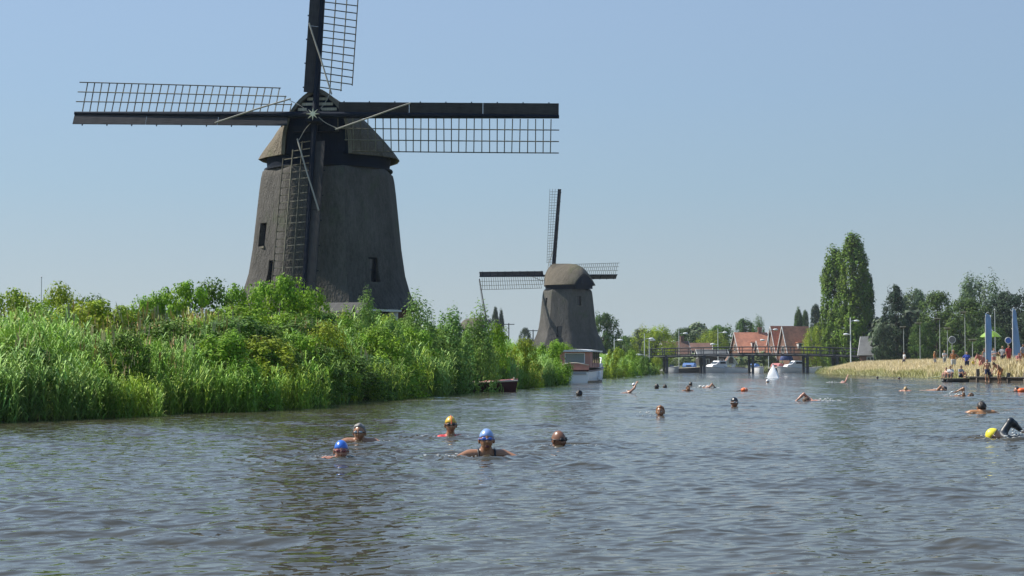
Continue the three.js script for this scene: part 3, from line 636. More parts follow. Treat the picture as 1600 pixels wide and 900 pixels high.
{
  const r = rng(2024), protos = [reedClump(1, 5, false), reedClump(2, 6, false), reedClump(3, 5, true), reedClump(4, 7, false)], lists = protos.map(() => []);
  // height of the reed wall above the water along the bank, read off the photograph
  const TOP = [[28, 1.95], [34, 1.95], [42, 2.0], [48, 2.2], [56, 2.6], [62, 2.75], [70, 2.9], [76, 2.7], [79, 2.05], [90, 2.35], [102, 2.2], [120, 2.1], [160, 2.2], [240, 2.2]];
  const patch = (x, z) => .5 + .5 * sin(x * .9 + 1.7 * sin(z * .45)) * sin(z * .7 + 1.1 * sin(x * .6));
  for (let Z = 27; Z < 245;) {
    const step = Z < 110 ? .165 : .4; Z += step;
    const slope = (XL(Z + 1) - XL(Z - 1)) / 2, along = sqrt(1 + slope * slope), rows = Z < 110 ? 17 : 7;
    for (let k = 0; k < rows; k++) {
      const depth = Z < 110 ? -.45 + .55 * sin(Z * .83 + 2 * sin(Z * .31)) * sin(Z * .47) + pow(k / rows, 1.25) * 7.5 : k / rows * 4, d = depth + (r() - .5) * .7, x = XL(Z) - d * along + (r() - .5) * .3, z = Z + (r() - .5) * step * 2;
      if (hypot(x - mill1.position.x, -z - mill1.position.z) < 5) continue;
      if (Z > 76.3 && Z < 78.6 && d > .3) continue;
      if (Z > 66 && Z < 76 && d < .5 && r() < .6) continue;
      if (Z > 104 && Z < 122 && d < .8) continue;
      if (Z > 43 && Z < 76 && r() < .5) continue;
      if (frontBush.some(([bx, bz, br]) => hypot(x - bx, z - bz) < br)) continue;
      const p = patch(x, z), wall = lut(TOP, Z), lumps = 1 + .24 * (p - .5) + .13 * sin(x * .8 + Z * .55) * sin(Z * .21 + x * .3), gy = max(-.3, groundY(x, z));
      const H = (wall - gy) * (.62 + .38 * smooth(-.4, 2.2, d)) * lumps * (.86 + .24 * r());
      const kind = d > 2.5 && Z < 66 && r() < .5 ? 2 : [0, 1, 3][floor(r() * 3)], fresh = r();
      const c = p > .62 ? rgb(.27, .42, .10) : p < .3 ? rgb(.28, .40, .04) : rgb(.21, .36, .045);
      if (d > 3 && r() < .25) c.setRGB(.5, .46, .14);
      if (Z > 78 && Z < 88 && r() < .12) c.setRGB(.55, .48, .1);
      c.multiplyScalar(.86 + .56 * fresh);
      const spread = H * (Z < 110 ? 1 : 1.5);
      dummy.position.set(x, gy, -z); dummy.rotation.set((r() - .5) * .2 + .05, r() * 6.28, (r() - .5) * .2); dummy.scale.set(spread * .9, H, spread * .9); dummy.updateMatrix();
      lists[kind].push([dummy.matrix.clone(), c]);
    }
  }
  const reed = std(1, 1, 1, .7, { specularIntensity: .4, vertexColors: true, transmission: .24, thickness: 0, side: THREE.DoubleSide });
  const dead = [], stick = new THREE.BufferGeometry(), sp = [], sn = [], q = rng(8);
  for (let k = 0; k < 4; k++) { const x = (q() - .5) * .25, z = (q() - .5) * .25, lx = (q() - .5) * .35, lz = (q() - .5) * .3, h = .8 + .2 * q(); sp.push(x - .006, 0, z, x + .006, 0, z, x + lx, h, z + lz); for (let e = 0; e < 3; e++) sp.push(x + lx + .02 * (q() - .5), h - .03, z + lz, x + lx + .012, h - .05, z + lz + .01, x + lx * 1.1 + .05 * (q() - .5), h + .07 + .05 * q(), z + lz); for (let e = 0; e < 12; e++) sn.push(0, .6, .8); }
  stick.setAttribute('position', new THREE.Float32BufferAttribute(sp, 3)); stick.setAttribute('normal', new THREE.Float32BufferAttribute(sn, 3));
  for (let k = 0; k < 520; k++) { const Z = 29 + q() * 60, d = pow(q(), 1.6) * 7, x = XL(Z) - d * 1.05, gy = max(-.2, groundY(x, Z)); dead.push([placed(x, gy, -Z, q() * 6.28, 1.8, (1.7 + .7 * q()) * (d < 1 ? .8 : 1), (q() - .5) * .25, (q() - .5) * .25), rgb(.42 + .15 * q(), .34 + .1 * q(), .17).multiplyScalar(.7 + .4 * q())]); }
  const bed = new THREE.Group(); bed.name = 'reeds'; scene.add(bed);
  tag(bed, 'dense wall of tall green reeds along the left bank of the canal', 'reeds', null, 'stuff');
  tag(instanced('dead_stalk', stick, std(1, 1, 1, .9, { side: THREE.DoubleSide }), dead, bed), null, null, null, 'stuff');
  protos.forEach((g, k) => tag(instanced(k === 2 ? 'plumed_reed' : 'reed', g, reed, lists[k], bed), null, null, null, 'stuff'));
}
// meadow grass: dry and tall on the right bank, short and green elsewhere
function tuft(seed, n, spread, w) {
  const r = rng(seed), pos = [], nor = [], col = [];
  for (let k = 0; k < n; k++) {
    const a = r() * 6.28, bx = (r() - .5) * spread, bz = (r() - .5) * spread, h = .6 + .4 * r(), ox = cos(a) * .3 * h, oz = sin(a) * .3 * h, sx = -sin(a) * w, sz = cos(a) * w, b = .7 + .6 * r();
    pos.push(bx - sx, 0, bz - sz, bx + sx, 0, bz + sz, bx + ox, h, bz + oz);
    for (let q = 0; q < 3; q++) { nor.push(-cos(a) * .3, .8, .4); col.push(b, b, b); }
  }
  const g = new THREE.BufferGeometry();
  g.setAttribute('position', new THREE.Float32BufferAttribute(pos, 3)); g.setAttribute('normal', new THREE.Float32BufferAttribute(nor, 3)); g.setAttribute('color', new THREE.Float32BufferAttribute(col, 3));
  return g;
}
{
  const r = rng(99), dry = [], green = [], blade = std(1, 1, 1, .8, { vertexColors: true, transmission: .3, thickness: 0, side: THREE.DoubleSide });
  for (let Z = 96; Z < 300; Z += .3) for (let k = 0; k < 60; k++) {
    const d = .1 + pow(r(), 1.1) * 24, x = XR(Z) + d, z = Z + (r() - .5) * .4; if (x > 82 || (Z < 119.5 && d < 1.4)) continue;
    const lush = d < .7 + .5 * sin(z * .2) + r() * 1.3, p = .5 + .5 * sin(x * .5 + sin(z * .21) * 2) * sin(z * .33);
    const c = lush ? rgb(.36, .35, .09) : rgb(.56 + .08 * p, .46 + .05 * p, .2 + .05 * p); c.multiplyScalar(.8 + .4 * r());
    if (Z > 266 && r() < .8) c.setRGB(.24, .3, .05);
    (lush ? green : dry).push([placed(x, groundY(x, z) - .03, -z, r() * 6.28, 1.1, (lush ? .5 : .62) * (.7 + .6 * r()), (r() - .5) * .2, (r() - .5) * .2), c]);
  }
  for (let k = 0; k < 9000; k++) { const Z = FAR_EDGE + .3 + pow(r(), 1.6) * 40, x = 12 + r() * 85; if (x < XL(Z)) continue; green.push([placed(x, groundY(x, Z) - .03, -Z, r() * 6.28, 1.6, .5 + .4 * r()), rgb(.15, .19, .035).multiplyScalar(.8 + .4 * r())]); }
  const field = new THREE.Group(); field.name = 'meadow_grass'; scene.add(field);
  tag(field, 'tall dry yellow grass covering the right bank, greener at its foot', 'grass', null, 'stuff');
  tag(instanced('dry_grass', tuft(5, 14, .9, .022), blade, dry, field), null, null, null, 'stuff');
  tag(instanced('green_grass', tuft(6, 14, .9, .022), blade, green, field), null, null, null, 'stuff');
}
// far woods: too far to tell the trees apart
{
  const r = rng(31), clump = new Leaves(55);
  for (let q = 0; q < 220; q++) { const d = sphereDir(clump.r), p = d.clone().multiplyScalar(.5 + .5 * clump.r()); clump.leaf(p, d.add(V(clump.r() - .5, clump.r() - .2, clump.r() - .5)).normalize(), .42, .7, .7 + .6 * clump.r()); }
  const g = clump.geo(), wood_ = (name, label, x0, x1, Z0, Z1, hgt, n, base) => {
    const list = [];
    for (let k = 0; k < n; k++) {
      const x = lerp(x0, x1, r()), Z = lerp(Z0, Z1, r()), top = hgt(x) * (.75 + .35 * r()), y = lerp(.6, top, pow(r(), .7)), c = base.clone().multiplyScalar(.75 + .5 * r());
      list.push([placed(x, groundY(x, Z) + y - 1, -Z, r() * 6.28, 1.5 + 1.3 * r()), c]);
    }
    tag(instanced(name, g, std(1, 1, 1, .8, { vertexColors: true, transmission: .25, thickness: 0, side: THREE.DoubleSide }), list), label, 'wood', null, 'stuff');
  };
  wood_('distant_wood', 'low distant wood on the horizon in the dip left of the large mill', -190, -62, 380, 410, (x) => 9 + 2 * sin(x * .11) + 2 * sin(x * .29), 1500, rgb(.09, .16, .05));
  wood_('distant_wood', 'low distant trees along the horizon between the two mills', -60, 40, 520, 560, (x) => 7 + 2 * sin(x * .2), 900, rgb(.05, .08, .035));
  wood_('hedge', 'dark continuous shrubbery under the trees along the right bank road', 62, 135, 274, 300, (x) => 7 + 1.5 * sin(x * .4) + sin(x * .9), 2200, rgb(.04, .075, .022));
  wood_('hedge', 'garden shrubs behind the moored boats beyond the bridge', 22, 62, 318, 326, (x) => 1.9 + .7 * sin(x * .7), 260, rgb(.1, .14, .03));
  wood_('distant_wood', 'tree line behind the red roofed houses', 20, 120, 420, 450, (x) => 8 + 2 * sin(x * .17) + 1.5 * sin(x * .41), 1300, rgb(.075, .12, .03));
}

// ------------------------------------------------------------------ boats
// hull: stations along z (bow at +z), half breadth at gunwale and keel line
function hullGeo(L, B, free, bowFree, transom = .75, draft = .35) {
  const rows = [], n = 14;
  for (let i = 0; i <= n; i++) {
    const t = i / n, z = -L / 2 + L * t, b = B / 2 * (t < .55 ? lerp(transom, 1, smooth(0, .5, t)) : sqrt(max(0, 1 - pow((t - .55) / .45, 2.2)))), f = lerp(free, bowFree, t * t), row = [];
    const sec = [[1, f], [.99, f * .6], [.93, .05], [.75, -draft * .6], [0, -draft]];
    sec.forEach(([w, y]) => row.push(V(-b * w, y, z + (y > 0 ? y * .22 * t * t : 0)))); sec.slice(0, -1).reverse().forEach(([w, y]) => row.push(V(b * w, y, z + (y > 0 ? y * .22 * t * t : 0))));
    rows.push(row);
  }
  const skin = gridGeo(rows), r0 = rows[0], pos = [], idx = [];
  r0.forEach((p) => pos.push(p.x, p.y, p.z)); for (let j = 1; j + 1 < r0.length; j++) idx.push(0, j, j + 1);
  const tr = new THREE.BufferGeometry(); tr.setAttribute('position', new THREE.Float32BufferAttribute(pos, 3)); tr.setIndex(idx); tr.computeVertexNormals();
  const rail = (e) => rows.map((r) => r[e].clone());
  const inner = gridGeo(rows.map((r) => r.map((p) => V(p.x * .93, max(p.y, -draft) * (p.y > 0 ? .995 : .85) + .012, p.z))));
  return { skin: merge([skin, tr]), inner, rails: [rail(0), rail(rows[0].length - 1)], rows };
}
const BM = {
  white: std(.92, .92, .92, .3), maroon: std(.07, .014, .016, .35), cream: std(.62, .54, .42, .5), black: std(.018, .02, .024, .4), red: std(.72, .36, .28, .75, { map: clothMap }), navy: std(.03, .06, .2, .7, { map: clothMap }), blue: std(.08, .2, .5, .6, { map: clothMap }),
  window: std(.28, .3, .31, .12), orange: std(.75, .14, .03, .45), grey: std(.4, .41, .42, .6), pinkCloth: std(.55, .2, .2, .85, { map: clothMap }),
};
{ // white motor boat moored at the reeds, seen over its stern
  const Zb = 112, b = thing('motor_boat', 'white motor boat with red canvas cabin and white roof moored at the reeds', 'motor boat', V(xAt(911, Zb), 0, -Zb), (180 - 13) * DEG);
  const h = hullGeo(6.8, 2.35, .78, 1.12, .86);
  const hull = mesh('hull', h.skin, BM.white, b); mesh('deck', gridGeo(h.rows.map((r) => [V(r[0].x * .98, r[0].y - .05, r[0].z), V(r[r.length - 1].x * .98, r[0].y - .05, r[0].z)])), BM.cream, b);
  mesh('boot_stripe', h.rows.slice(0, -1).map((r, i) => r).length ? gridGeo(h.rows.map((r) => [V(r[2].x * 1.012, .13, r[2].z), V(r[2].x * 1.008, .0, r[2].z)])) : [], BM.black, hull);
  for (const e of h.rails) mesh('rubbing_strake', tube(e, .05, 40, 6), BM.maroon, b);
  mesh('transom_rail', box(2.02, .1, .09, 0, .8, -3.42), BM.maroon, b);
  mesh('transom_boards', [box(1.7, .14, .05, 0, .62, -3.42)], BM.grey, b);
  mesh('coaming', box(1.95, .42, .06, 0, .98, -3.15), BM.red, b); mesh('coaming_trim', tube([V(-.98, 1.16, -3.2), V(0, 1.3, -3.22), V(.98, 1.16, -3.2)], .035, 12, 6), BM.cream, b);
  // cabin: red canvas panels between posts, with clear windows
  const x0 = .98, z0 = -2.9, z1 = .6, y0 = 1.0, y1 = 2.08;
  const cab = sub('cabin', b);
  mesh('canvas_panel', [box(.34, y1 - y0, .05, -x0 + .17, (y0 + y1) / 2, z0), box(.34, y1 - y0, .05, x0 - .17, (y0 + y1) / 2, z0), box(1.28, .28, .05, 0, y0 + .14, z0), box(1.28, .14, .05, 0, y1 - .07, z0)], BM.red, cab);
  mesh('rear_window', box(1.27, .67, .03, 0, y0 + .61, z0), BM.window, cab); mesh('window_frame', [box(1.34, .04, .08, 0, y0 + .28, z0 - .01), box(1.34, .04, .08, 0, y1 - .15, z0 - .01), box(.04, .7, .08, -.65, y0 + .61, z0 - .01), box(.04, .7, .08, .65, y0 + .61, z0 - .01)], BM.white, cab);
  for (const s of [-1, 1]) {
    mesh('canvas_panel', [box(.05, y1 - y0, .9, s * x0, (y0 + y1) / 2, z0 + .47), box(.05, .3, 2.5, s * x0, y0 + .15, z0 + 2.2)], BM.red, cab);
    mesh('side_window', box(.03, .74, 2.5, s * x0, y0 + .68, z0 + 2.2), M.glass, cab);
    for (let k = 0; k < 4; k++) mesh('cabin_post', box(.07, y1 - y0, .07, s * (x0 + .005), (y0 + y1) / 2, z0 + .95 + k * .84), BM.maroon, cab);
  }
  mesh('windscreen', box(1.9, .72, .04, 0, y0 + .66, z1 + .12, -.25), M.glass, cab);
  mesh('front_house', box(1.86, .34, 1.6, 0, y0 + .12, z1 + .9), BM.white, cab);
  const roof = gridGeo(Array.from({ length: 9 }, (_, i) => Array.from({ length: 7 }, (_, j) => { const z = lerp(z0 - .28, z1 + .35, i / 8), x = lerp(-1.16, 1.16, j / 6); return V(x, y1 + .13 - .08 * pow(abs(x) / 1.16, 2) - .03 * pow((i - 4) / 4, 2), z); })));
  mesh('roof', [roof, roof.clone().translate(0, -.09, 0), box(2.32, .09, .05, 0, y1 - .0, z0 - .28), box(2.32, .09, .05, 0, y1, z1 + .35), box(.05, .09, 3.9, -1.16, y1 + .005, -1.12), box(.05, .09, 3.9, 1.16, y1 + .005, -1.12)], BM.white, b);
  mesh('bow_rail', [tube([V(.95, 1.0, 1.2), V(.98, 1.55, 1.5), V(.8, 1.66, 2.4), V(0, 1.74, 3.6), V(-.8, 1.66, 2.4), V(-.98, 1.55, 1.5), V(-.95, 1.0, 1.2)], .03, 50, 6), bar(V(.7, 1.0, 2.5), V(.78, 1.66, 2.45), .022), bar(V(-.7, 1.0, 2.5), V(-.78, 1.66, 2.45), .022)], BM.white, b);
  mesh('fender', new THREE.CapsuleGeometry(.11, .42, 6, 12).translate(-1.22, .45, -.6), BM.white, b);
}
{ // red rowing boat half hidden in the reeds
  const Zb = 71.5, b = thing('rowing_boat', 'dark red rowing boat with cream gunwale tied up against the reeds', 'rowing boat', V(xAt(735, Zb), 0, -Zb), 62 * DEG);
  const h = hullGeo(4.4, 1.35, .30, .46, .7, .2);
  mesh('hull', h.skin, BM.maroon, b); mesh('inside', h.inner, BM.maroon, b);
  for (const e of h.rails) mesh('gunwale', tube(e, .035, 40, 6), BM.cream, b);
  mesh('thwart', box(1.2, .04, .26, 0, .26, -.9), BM.cream, b); mesh('thwart', box(1.3, .04, .26, 0, .27, .2), BM.cream, b);
  mesh('fore_deck', gridGeo(h.rows.slice(9).map((r) => [V(r[0].x, r[0].y + .01, r[0].z), V(0, r[0].y + .09, r[0].z), V(r[r.length - 1].x, r[0].y + .01, r[0].z)])), BM.pinkCloth, b);
  mesh('stem_post', bar(V(0, -.1, 1.98), V(0, .6, 2.12), .04, .035), BM.cream, b);
  mesh('oar', [bar(V(-.3, .38, -1.7), V(-.18, .42, 1.1), .022), box(.13, .02, .6, -.31, .38, -1.8)], BM.cream, b);
}
// boats moored beyond the bridge
function cruiser(name, label, px, Z, turn, L, hullM, kind, topM) {
  const b = thing(name, label, 'motor boat', V(xAt(px, Z), 0, -Z), turn * DEG, 'boats moored beyond the bridge'), h = hullGeo(L, L * .36, .8, 1.1, .82);
  mesh('hull', h.skin, hullM, b); mesh('deck', gridGeo(h.rows.map((r) => [V(r[0].x * .97, r[0].y - .04, r[0].z), V(r[r.length - 1].x * .97, r[0].y - .04, r[0].z)])), BM.white, b);
  const w = L * .27;
  if (kind === 'cabin') {
    const front = poly(shape([[-L * .3, .7], [L * .3, .7], [L * .22, 1.25], [L * .1, 1.35], [-.02 * L, 1.95], [-L * .26, 1.95]]), w, .04).rotateY(-PI / 2).translate(w / 2, .1, 0);
    mesh('cabin', front, topM, b); for (const s of [-1, 1]) mesh('side_window', box(.03, .36, L * .2, s * (w / 2 + .055), 1.75, -L * .14), M.glass, b);
    mesh('windscreen', box(w * .9, .55, .03, 0, 1.72, L * .062, -.8), M.glass, b);
  } else if (kind === 'tent') {
    const hood = new THREE.CylinderGeometry(w * .62, w * .62, L * .45, 16, 1, false, 0, PI).rotateX(PI / 2).rotateZ(PI / 2).translate(0, .95, -L * .12);
    mesh('canvas_hood', hood, topM, b); for (const s of [-1, 1]) mesh('side_window', box(.03, .3, L * .2, s * (w * .6), 1.2, -L * .1), M.glass, b);
  } else {
    mesh('cockpit', box(w, .35, L * .34, 0, .9, -L * .12), M.navy, b); mesh('windscreen', box(w, .5, .04, 0, 1.2, L * .1, -.5), M.glass, b); mesh('outboard_motor', [box(.3, .5, .35, 0, 1.05, -L / 2 - .12), box(.16, .8, .16, 0, .5, -L / 2 - .14)], BM.black, b);
  }
  for (const e of h.rails) mesh('gunwale', tube(e, .05, 24, 5), hullM === BM.black ? BM.cream : BM.grey, b);
  return b;
}
cruiser('motor_boat', 'small grey open boat moored at the near end of the bridge', 1047, 293, 40, 4, BM.grey, 'open');
cruiser('motor_boat', 'dark hulled boat with a bright blue hood beside the first bridge post', 1082, 290, 62, 4.6, BM.black, 'tent', BM.blue);
cruiser('motor_boat', 'white cabin cruiser pointing towards the first bridge post', 1119, 290, -58, 6, BM.white, 'cabin', BM.white);
cruiser('motor_boat', 'low white open boat between the two middle bridge posts', 1150, 291, -70, 5, BM.white, 'open');
cruiser('motor_boat', 'small white boat with pale blue hood next to the second bridge post', 1181, 292, 30, 3.8, BM.white, 'tent', BM.blue);
cruiser('motor_boat', 'dark boat with a reddish tarpaulin behind the white pyramid buoy', 1218, 294, 35, 4.4, BM.black, 'tent', BM.pinkCloth);
cruiser('motor_boat', 'white cruiser with pale blue windows left of the third bridge post', 1239, 290, -76, 5.6, BM.white, 'cabin', BM.white);
cruiser('motor_boat', 'flat white dinghy at the right end under the bridge', 1266, 293, 84, 3.6, BM.white, 'open');
{
  const s = thing('sail_cover', 'dark blue boat cover raised between the tarpaulin boat and white cruiser', 'boat cover', V(xAt(1229, 296), 0, -296), .5);
  mesh('canvas', new THREE.SphereGeometry(1, 16, 10, 0, 2 * PI, 0, PI / 2).scale(1.35, 1.2, .9).translate(0, 2.2, 0), BM.navy, s); mesh('support', [bar(V(-.9, -.3, 0), V(-.9, 2.3, 0), .06), bar(V(.9, -.3, 0), V(.9, 2.3, 0), .06)], M.steel, s);
}
{ // race buoy: a white inflated pyramid
  const p = onWater(1208, 590), b = thing('pyramid_buoy', 'white inflatable pyramid buoy floating in front of the bridge', 'buoy', p, .5);
  const R = .82, T = 1.32, pts = [0, 1, 2, 3].map((k) => V(R * sin(k * PI / 2), -.08, R * cos(k * PI / 2)));
  const sideRow = [];
  for (let k = 0; k < 4; k++) { const a = pts[k], c = pts[(k + 1) % 4], rows = []; for (let i = 0; i <= 8; i++) { const t = i / 8, l = a.clone().lerp(V(0, T, 0), t * .97), r = c.clone().lerp(V(0, T, 0), t * .97), row = []; for (let j = 0; j <= 8; j++) { const q = l.clone().lerp(r, j / 8), bulge = .13 * sin(PI * j / 8) * sin(PI * min(1, t * 1.05)) * (1 - t); row.push(q.add(V(q.x, .2, q.z).normalize().multiplyScalar(bulge))); } rows.push(row); } sideRow.push(gridGeo(rows)); }
  mesh('panel', sideRow, BM.white, b);
  mesh('base_tube', tube([...pts, pts[0]].map((q) => q.clone().multiplyScalar(1.02)), .09, 40, 8), BM.white, b);
  mesh('top_cap', new THREE.SphereGeometry(.07, 12, 8).translate(0, T - .03, 0), BM.grey, b);
}

// ------------------------------------------------------------------ bridge
{
  const Zr = 284, x0 = xAt(1012, Zr), x1 = xAt(1420, Zr), deckY = (x) => { const t = (x - x0) / (x1 - x0); return 2.9 + .38 * sin(PI * clamp(t * 1.08, 0, 1)) - .4 * max(0, t - .6); };
  const b = thing('footbridge', 'long dark wooden bridge on posts crossing the end of the canal', 'bridge', V(0, 0, -Zr)), N = 46;
  const w = 3.2, dx = (x1 - x0) / N;
  for (let i = 0; i < N; i++) { const xa = x0 + i * dx, xb = xa + dx; mesh('deck_panel', box(dx * .97, .14, w, (xa + xb) / 2, (deckY(xa) + deckY(xb)) / 2, 0, 0, 0, atan2(deckY(xb) - deckY(xa), dx)), M.bridge, b); }
  for (const s of [-1, 1]) {
    const curve = (off) => Array.from({ length: 24 }, (_, i) => { const x = lerp(x0, x1, i / 23); return V(x, deckY(x) + off, s * (w / 2 + .04)); });
    mesh('edge_beam', tube(curve(-.25), .14, 60, 4), M.bridge, b); mesh('top_rail', tube(curve(1.15), .075, 60, 4), M.bridge, b); mesh('middle_rail', tube(curve(.62), .05, 60, 4), M.bridge, b);
    for (let x = x0 + .5; x < x1; x += 2.2) mesh('rail_post', box(.12, 1.25, .12, x, deckY(x) + .55, s * (w / 2 + .04)), M.bridge, b);
  }
  for (const px of [1040, 1098, 1173.5, 1258.5, 1305]) { const x = xAt(px, Zr), y = deckY(x); for (const s of [-1, 1]) mesh('pile', box(.42, y + 1.2, .42, x + .12 * s, (y - 1.2) / 2 - .2, s * 1.3), M.bridge, b); mesh('cap_beam', box(.6, .35, w + .5, x, y - .5, 0), M.bridge, b); }
}

// ------------------------------------------------------------------ houses beyond the bridge
const HM = { tileBright: std(.6, .25, .14, .8, { map: soilMap, bumpMap: soilBump, bumpScale: .05 }), tile: std(.46, .19, .115, .8, { map: soilMap, bumpMap: soilBump, bumpScale: .05 }), tileDark: std(.2, .11, .08, .85, { map: soilMap, bumpMap: soilBump, bumpScale: .05 }), slate: std(.13, .135, .14, .7, { map: soilMap }), wall: std(.2, .11, .08, .9, { map: soilMap }), tar: std(.06, .055, .05, .8, { map: woodMap }), white: M.whitePaint };
function house(label, px, Z, turn, { w, d, eave, ridge, roof, wall, gable = wall, name = 'house', chimney = true, dormer = 0, over = .3 }) {
  const X = xAt(px, Z), o = thing(name, label, 'house', V(X, groundY(X, Z) - .1, -Z), turn * DEG, null);  // ridge runs along x
  mesh('wall', box(w, eave, d, 0, eave / 2, 0), wall, o);
  for (const s of [-1, 1]) {
    mesh('gable', poly(shape([[-d / 2, 0], [d / 2, 0], [0, ridge - eave]]), .12).rotateY(PI / 2).translate(s * (w / 2 - .06) - .06, eave, 0), gable, o);
    const L = hypot(d / 2 + over, (ridge - eave) * (d / 2 + over) / (d / 2)), a = atan2(ridge - eave, d / 2);
    mesh('roof', box(w + .5, .16, L, 0, ridge + .08 - sin(a) * L / 2, s * cos(a) * L / 2, s * a), roof, o);
    for (const e of [-1, 1]) mesh('bargeboard', box(.1, .18, L, e * (w / 2 + .28), ridge + .06 - sin(a) * L / 2, s * cos(a) * L / 2, s * a), HM.white, o);
  }
  if (chimney) mesh('chimney', [box(.7, 1.4, .6, w * .3, ridge + .35, 0), box(.8, .14, .7, w * .3, ridge + 1.08, 0)], HM.wall, o);
  const n = max(1, Math.round(w / 3.2));
  for (let k = 0; k < n; k++) { const x = (k + .5) / n * w - w / 2, win = sub('window', o); win.position.set(x, eave * .55, d / 2 + .02); mesh('pane', box(1.0, 1.1, .04), M.pane, win); mesh('frame', [box(1.2, .1, .1, 0, .6, 0), box(1.2, .1, .1, 0, -.6, 0), box(.1, 1.2, .1, -.55, 0, .01), box(.1, 1.2, .1, .55, 0, .01), box(.07, 1.1, .08, 0, 0, .02)], HM.white, win); }
  for (const s of [-1, 1]) { const win = sub('window', o); win.position.set(s * (w / 2 + .02), eave + (ridge - eave) * .25, 0); mesh('pane', box(.04, 1.2, .9), M.pane, win); mesh('frame', [box(.1, .1, 1.1, 0, .65, 0), box(.1, .1, 1.1, 0, -.65, 0), box(.1, 1.3, .1, 0, 0, -.5), box(.1, 1.3, .1, 0, 0, .5)], HM.white, win); }
  for (let k = 0; k < dormer; k++) { const dm = sub('dormer', o); dm.position.set((k + .5) / dormer * w - w / 2, eave + (ridge - eave) * .38, d * .36); mesh('dormer_wall', box(1.1, 1.0, 1.2), HM.white, dm); mesh('dormer_pane', box(.8, .7, .04, 0, 0, .62), M.pane, dm); mesh('dormer_roof', box(1.4, .12, 1.5, 0, .55, 0), roof, dm); }
  return o;
}
house('long house with a broad orange tiled roof left of the gabled pair', 1173, 330, 4, { w: 6.2, d: 8.5, eave: 3.4, ridge: 7.2, roof: HM.tile, wall: HM.wall, dormer: 1 });
house('lower orange roofed annex between the long roof and gabled pair', 1198, 324, 4, { w: 3.6, d: 6, eave: 2.6, ridge: 5.4, roof: HM.tile, wall: HM.wall, chimney: false });
house('steep orange roofed house with white bargeboards, first of the gabled pair', 1223, 322, 15, { w: 4.6, d: 5.6, eave: 2.2, ridge: 8.2, roof: HM.tileBright, wall: HM.wall, gable: HM.wall, chimney: false, dormer: 1 });
house('steep orange roofed house with white bargeboards, second of the pair under the green trees', 1243, 317, 15, { w: 5, d: 5.6, eave: 2.2, ridge: 8.0, roof: HM.tileBright, wall: HM.wall, gable: HM.wall, chimney: false, dormer: 1 });
house('brown roofed house behind the left end of the bridge', 1054, 325, 8, { w: 5, d: 6, eave: 2.6, ridge: 5.4, roof: HM.tileDark, wall: HM.tar });
house('dark low house behind the bridge under the dark tree', 1083, 328, -6, { w: 7, d: 6, eave: 2.8, ridge: 5.2, roof: HM.tileDark, wall: HM.tar, chimney: false });
house('low black boathouse behind the first bridge posts', 1112, 316, 3, { w: 5.5, d: 4, eave: 2.4, ridge: 3.6, roof: HM.slate, wall: HM.tar, chimney: false, name: 'boathouse' });
house('tiny white gabled shed seen under the middle of the bridge', 1141, 312, 90, { w: 2.2, d: 1.9, eave: 1.3, ridge: 2.7, roof: HM.tileDark, wall: HM.white, chimney: false, name: 'shed' });
house('grey roofed house between the great poplar and the dark conical tree', 1364, 282, -24, { w: 3.6, d: 4, eave: 2.6, ridge: 5.4, roof: HM.slate, wall: HM.wall });
{ // the small shed by the near mill
  const X = xAt(527, 68), s = thing('shed', 'small weathered shed with a sloping grey board roof before the large mill', 'shed', V(X, groundY(X, 68), -68), -14 * DEG);
  mesh('wall', box(1.7, 2.75, 1.5, 0, 1.37, 0), M.greyWood, s);
  for (let k = 0; k < 5; k++) mesh('roof_board', box(2.1, .05, .36, .02 * (k % 2), 3.12 - .12 * k, -.62 + .34 * k, .36), M.greyWood, s);
  mesh('gap', box(.9, .3, .05, -.2, 2.45, .76), M.hole, s);
}

// ------------------------------------------------------------------ lamps, poles, signs
function lamp(label, px, Z, top, arms, group, r = .07) {
  const X = xAt(px, Z), gy = groundY(X, Z) - .1, H = at(px, top, Z).y - gy, o = thing('street_lamp', label, 'street lamp', V(X, gy, -Z), 0, group);
  const slim = arms[0][2] === 'flat', pm = slim ? LAMP_GREY : M.pale; if (slim) r = .05;
  mesh('post', [bar(V(0, 0, 0), V(0, H, 0), r, r * .7, 10), bar(V(0, 0, 0), V(0, .8, 0), r * 1.5, r * 1.4, 10)], pm, o);
  for (const [dx, y, kind] of arms) {
    const hy = H * y;
    if (kind === 'flat') { mesh('lamp_head', new THREE.CylinderGeometry(.4, .34, .1, 16).translate(dx, hy + .04, 0), pm, o); mesh('lamp_glass', new THREE.CylinderGeometry(.3, .22, .12, 12).translate(dx, hy - .1, 0), M.pane, o); continue; }
    mesh('arm', tube([V(0, hy - .1, 0), V(dx * .35, hy + .02, 0), V(dx, hy + .03, 0)], r * .55, 12, 6), M.pale, o);
    mesh('lamp_head', new THREE.SphereGeometry(.36, 14, 10).scale(1.25, .5, .8).translate(dx, hy, 0), M.pale, o);
  }
  return o;
}
const LG = null, LAMP_GREY = std(.34, .37, .35, .5);
lamp('white double lamp at the yellow-green willow before the bridge', 1007, 262, 521, [[1.1, .86], [-1.0, .44]], LG);
lamp('short white lamp post beside the double lamp at the willow', 1014.5, 275, 530, [[.6, .97]], LG);
lamp('white lamp between the second mill and the willow', 960, 255, 529, [[.9, .95], [-.9, .5]], LG);
lamp('white double lamp above the brown roofed house', 1061, 304, 516, [[1.2, .92], [-1.0, .72]], LG);
lamp('white double lamp above the dark low houses left of the orange roof', 1122, 304, 513, [[1.3, .9], [-1.0, .62]], LG);
lamp('white double lamp in front of the steep gabled house', 1201, 304, 513, [[1.3, .97], [-1.1, .72]], LG);
lamp('tall white double lamp before the great poplar', 1329.5, 270, 496, [[1.0, .93], [-.75, .66]], LG, .11);
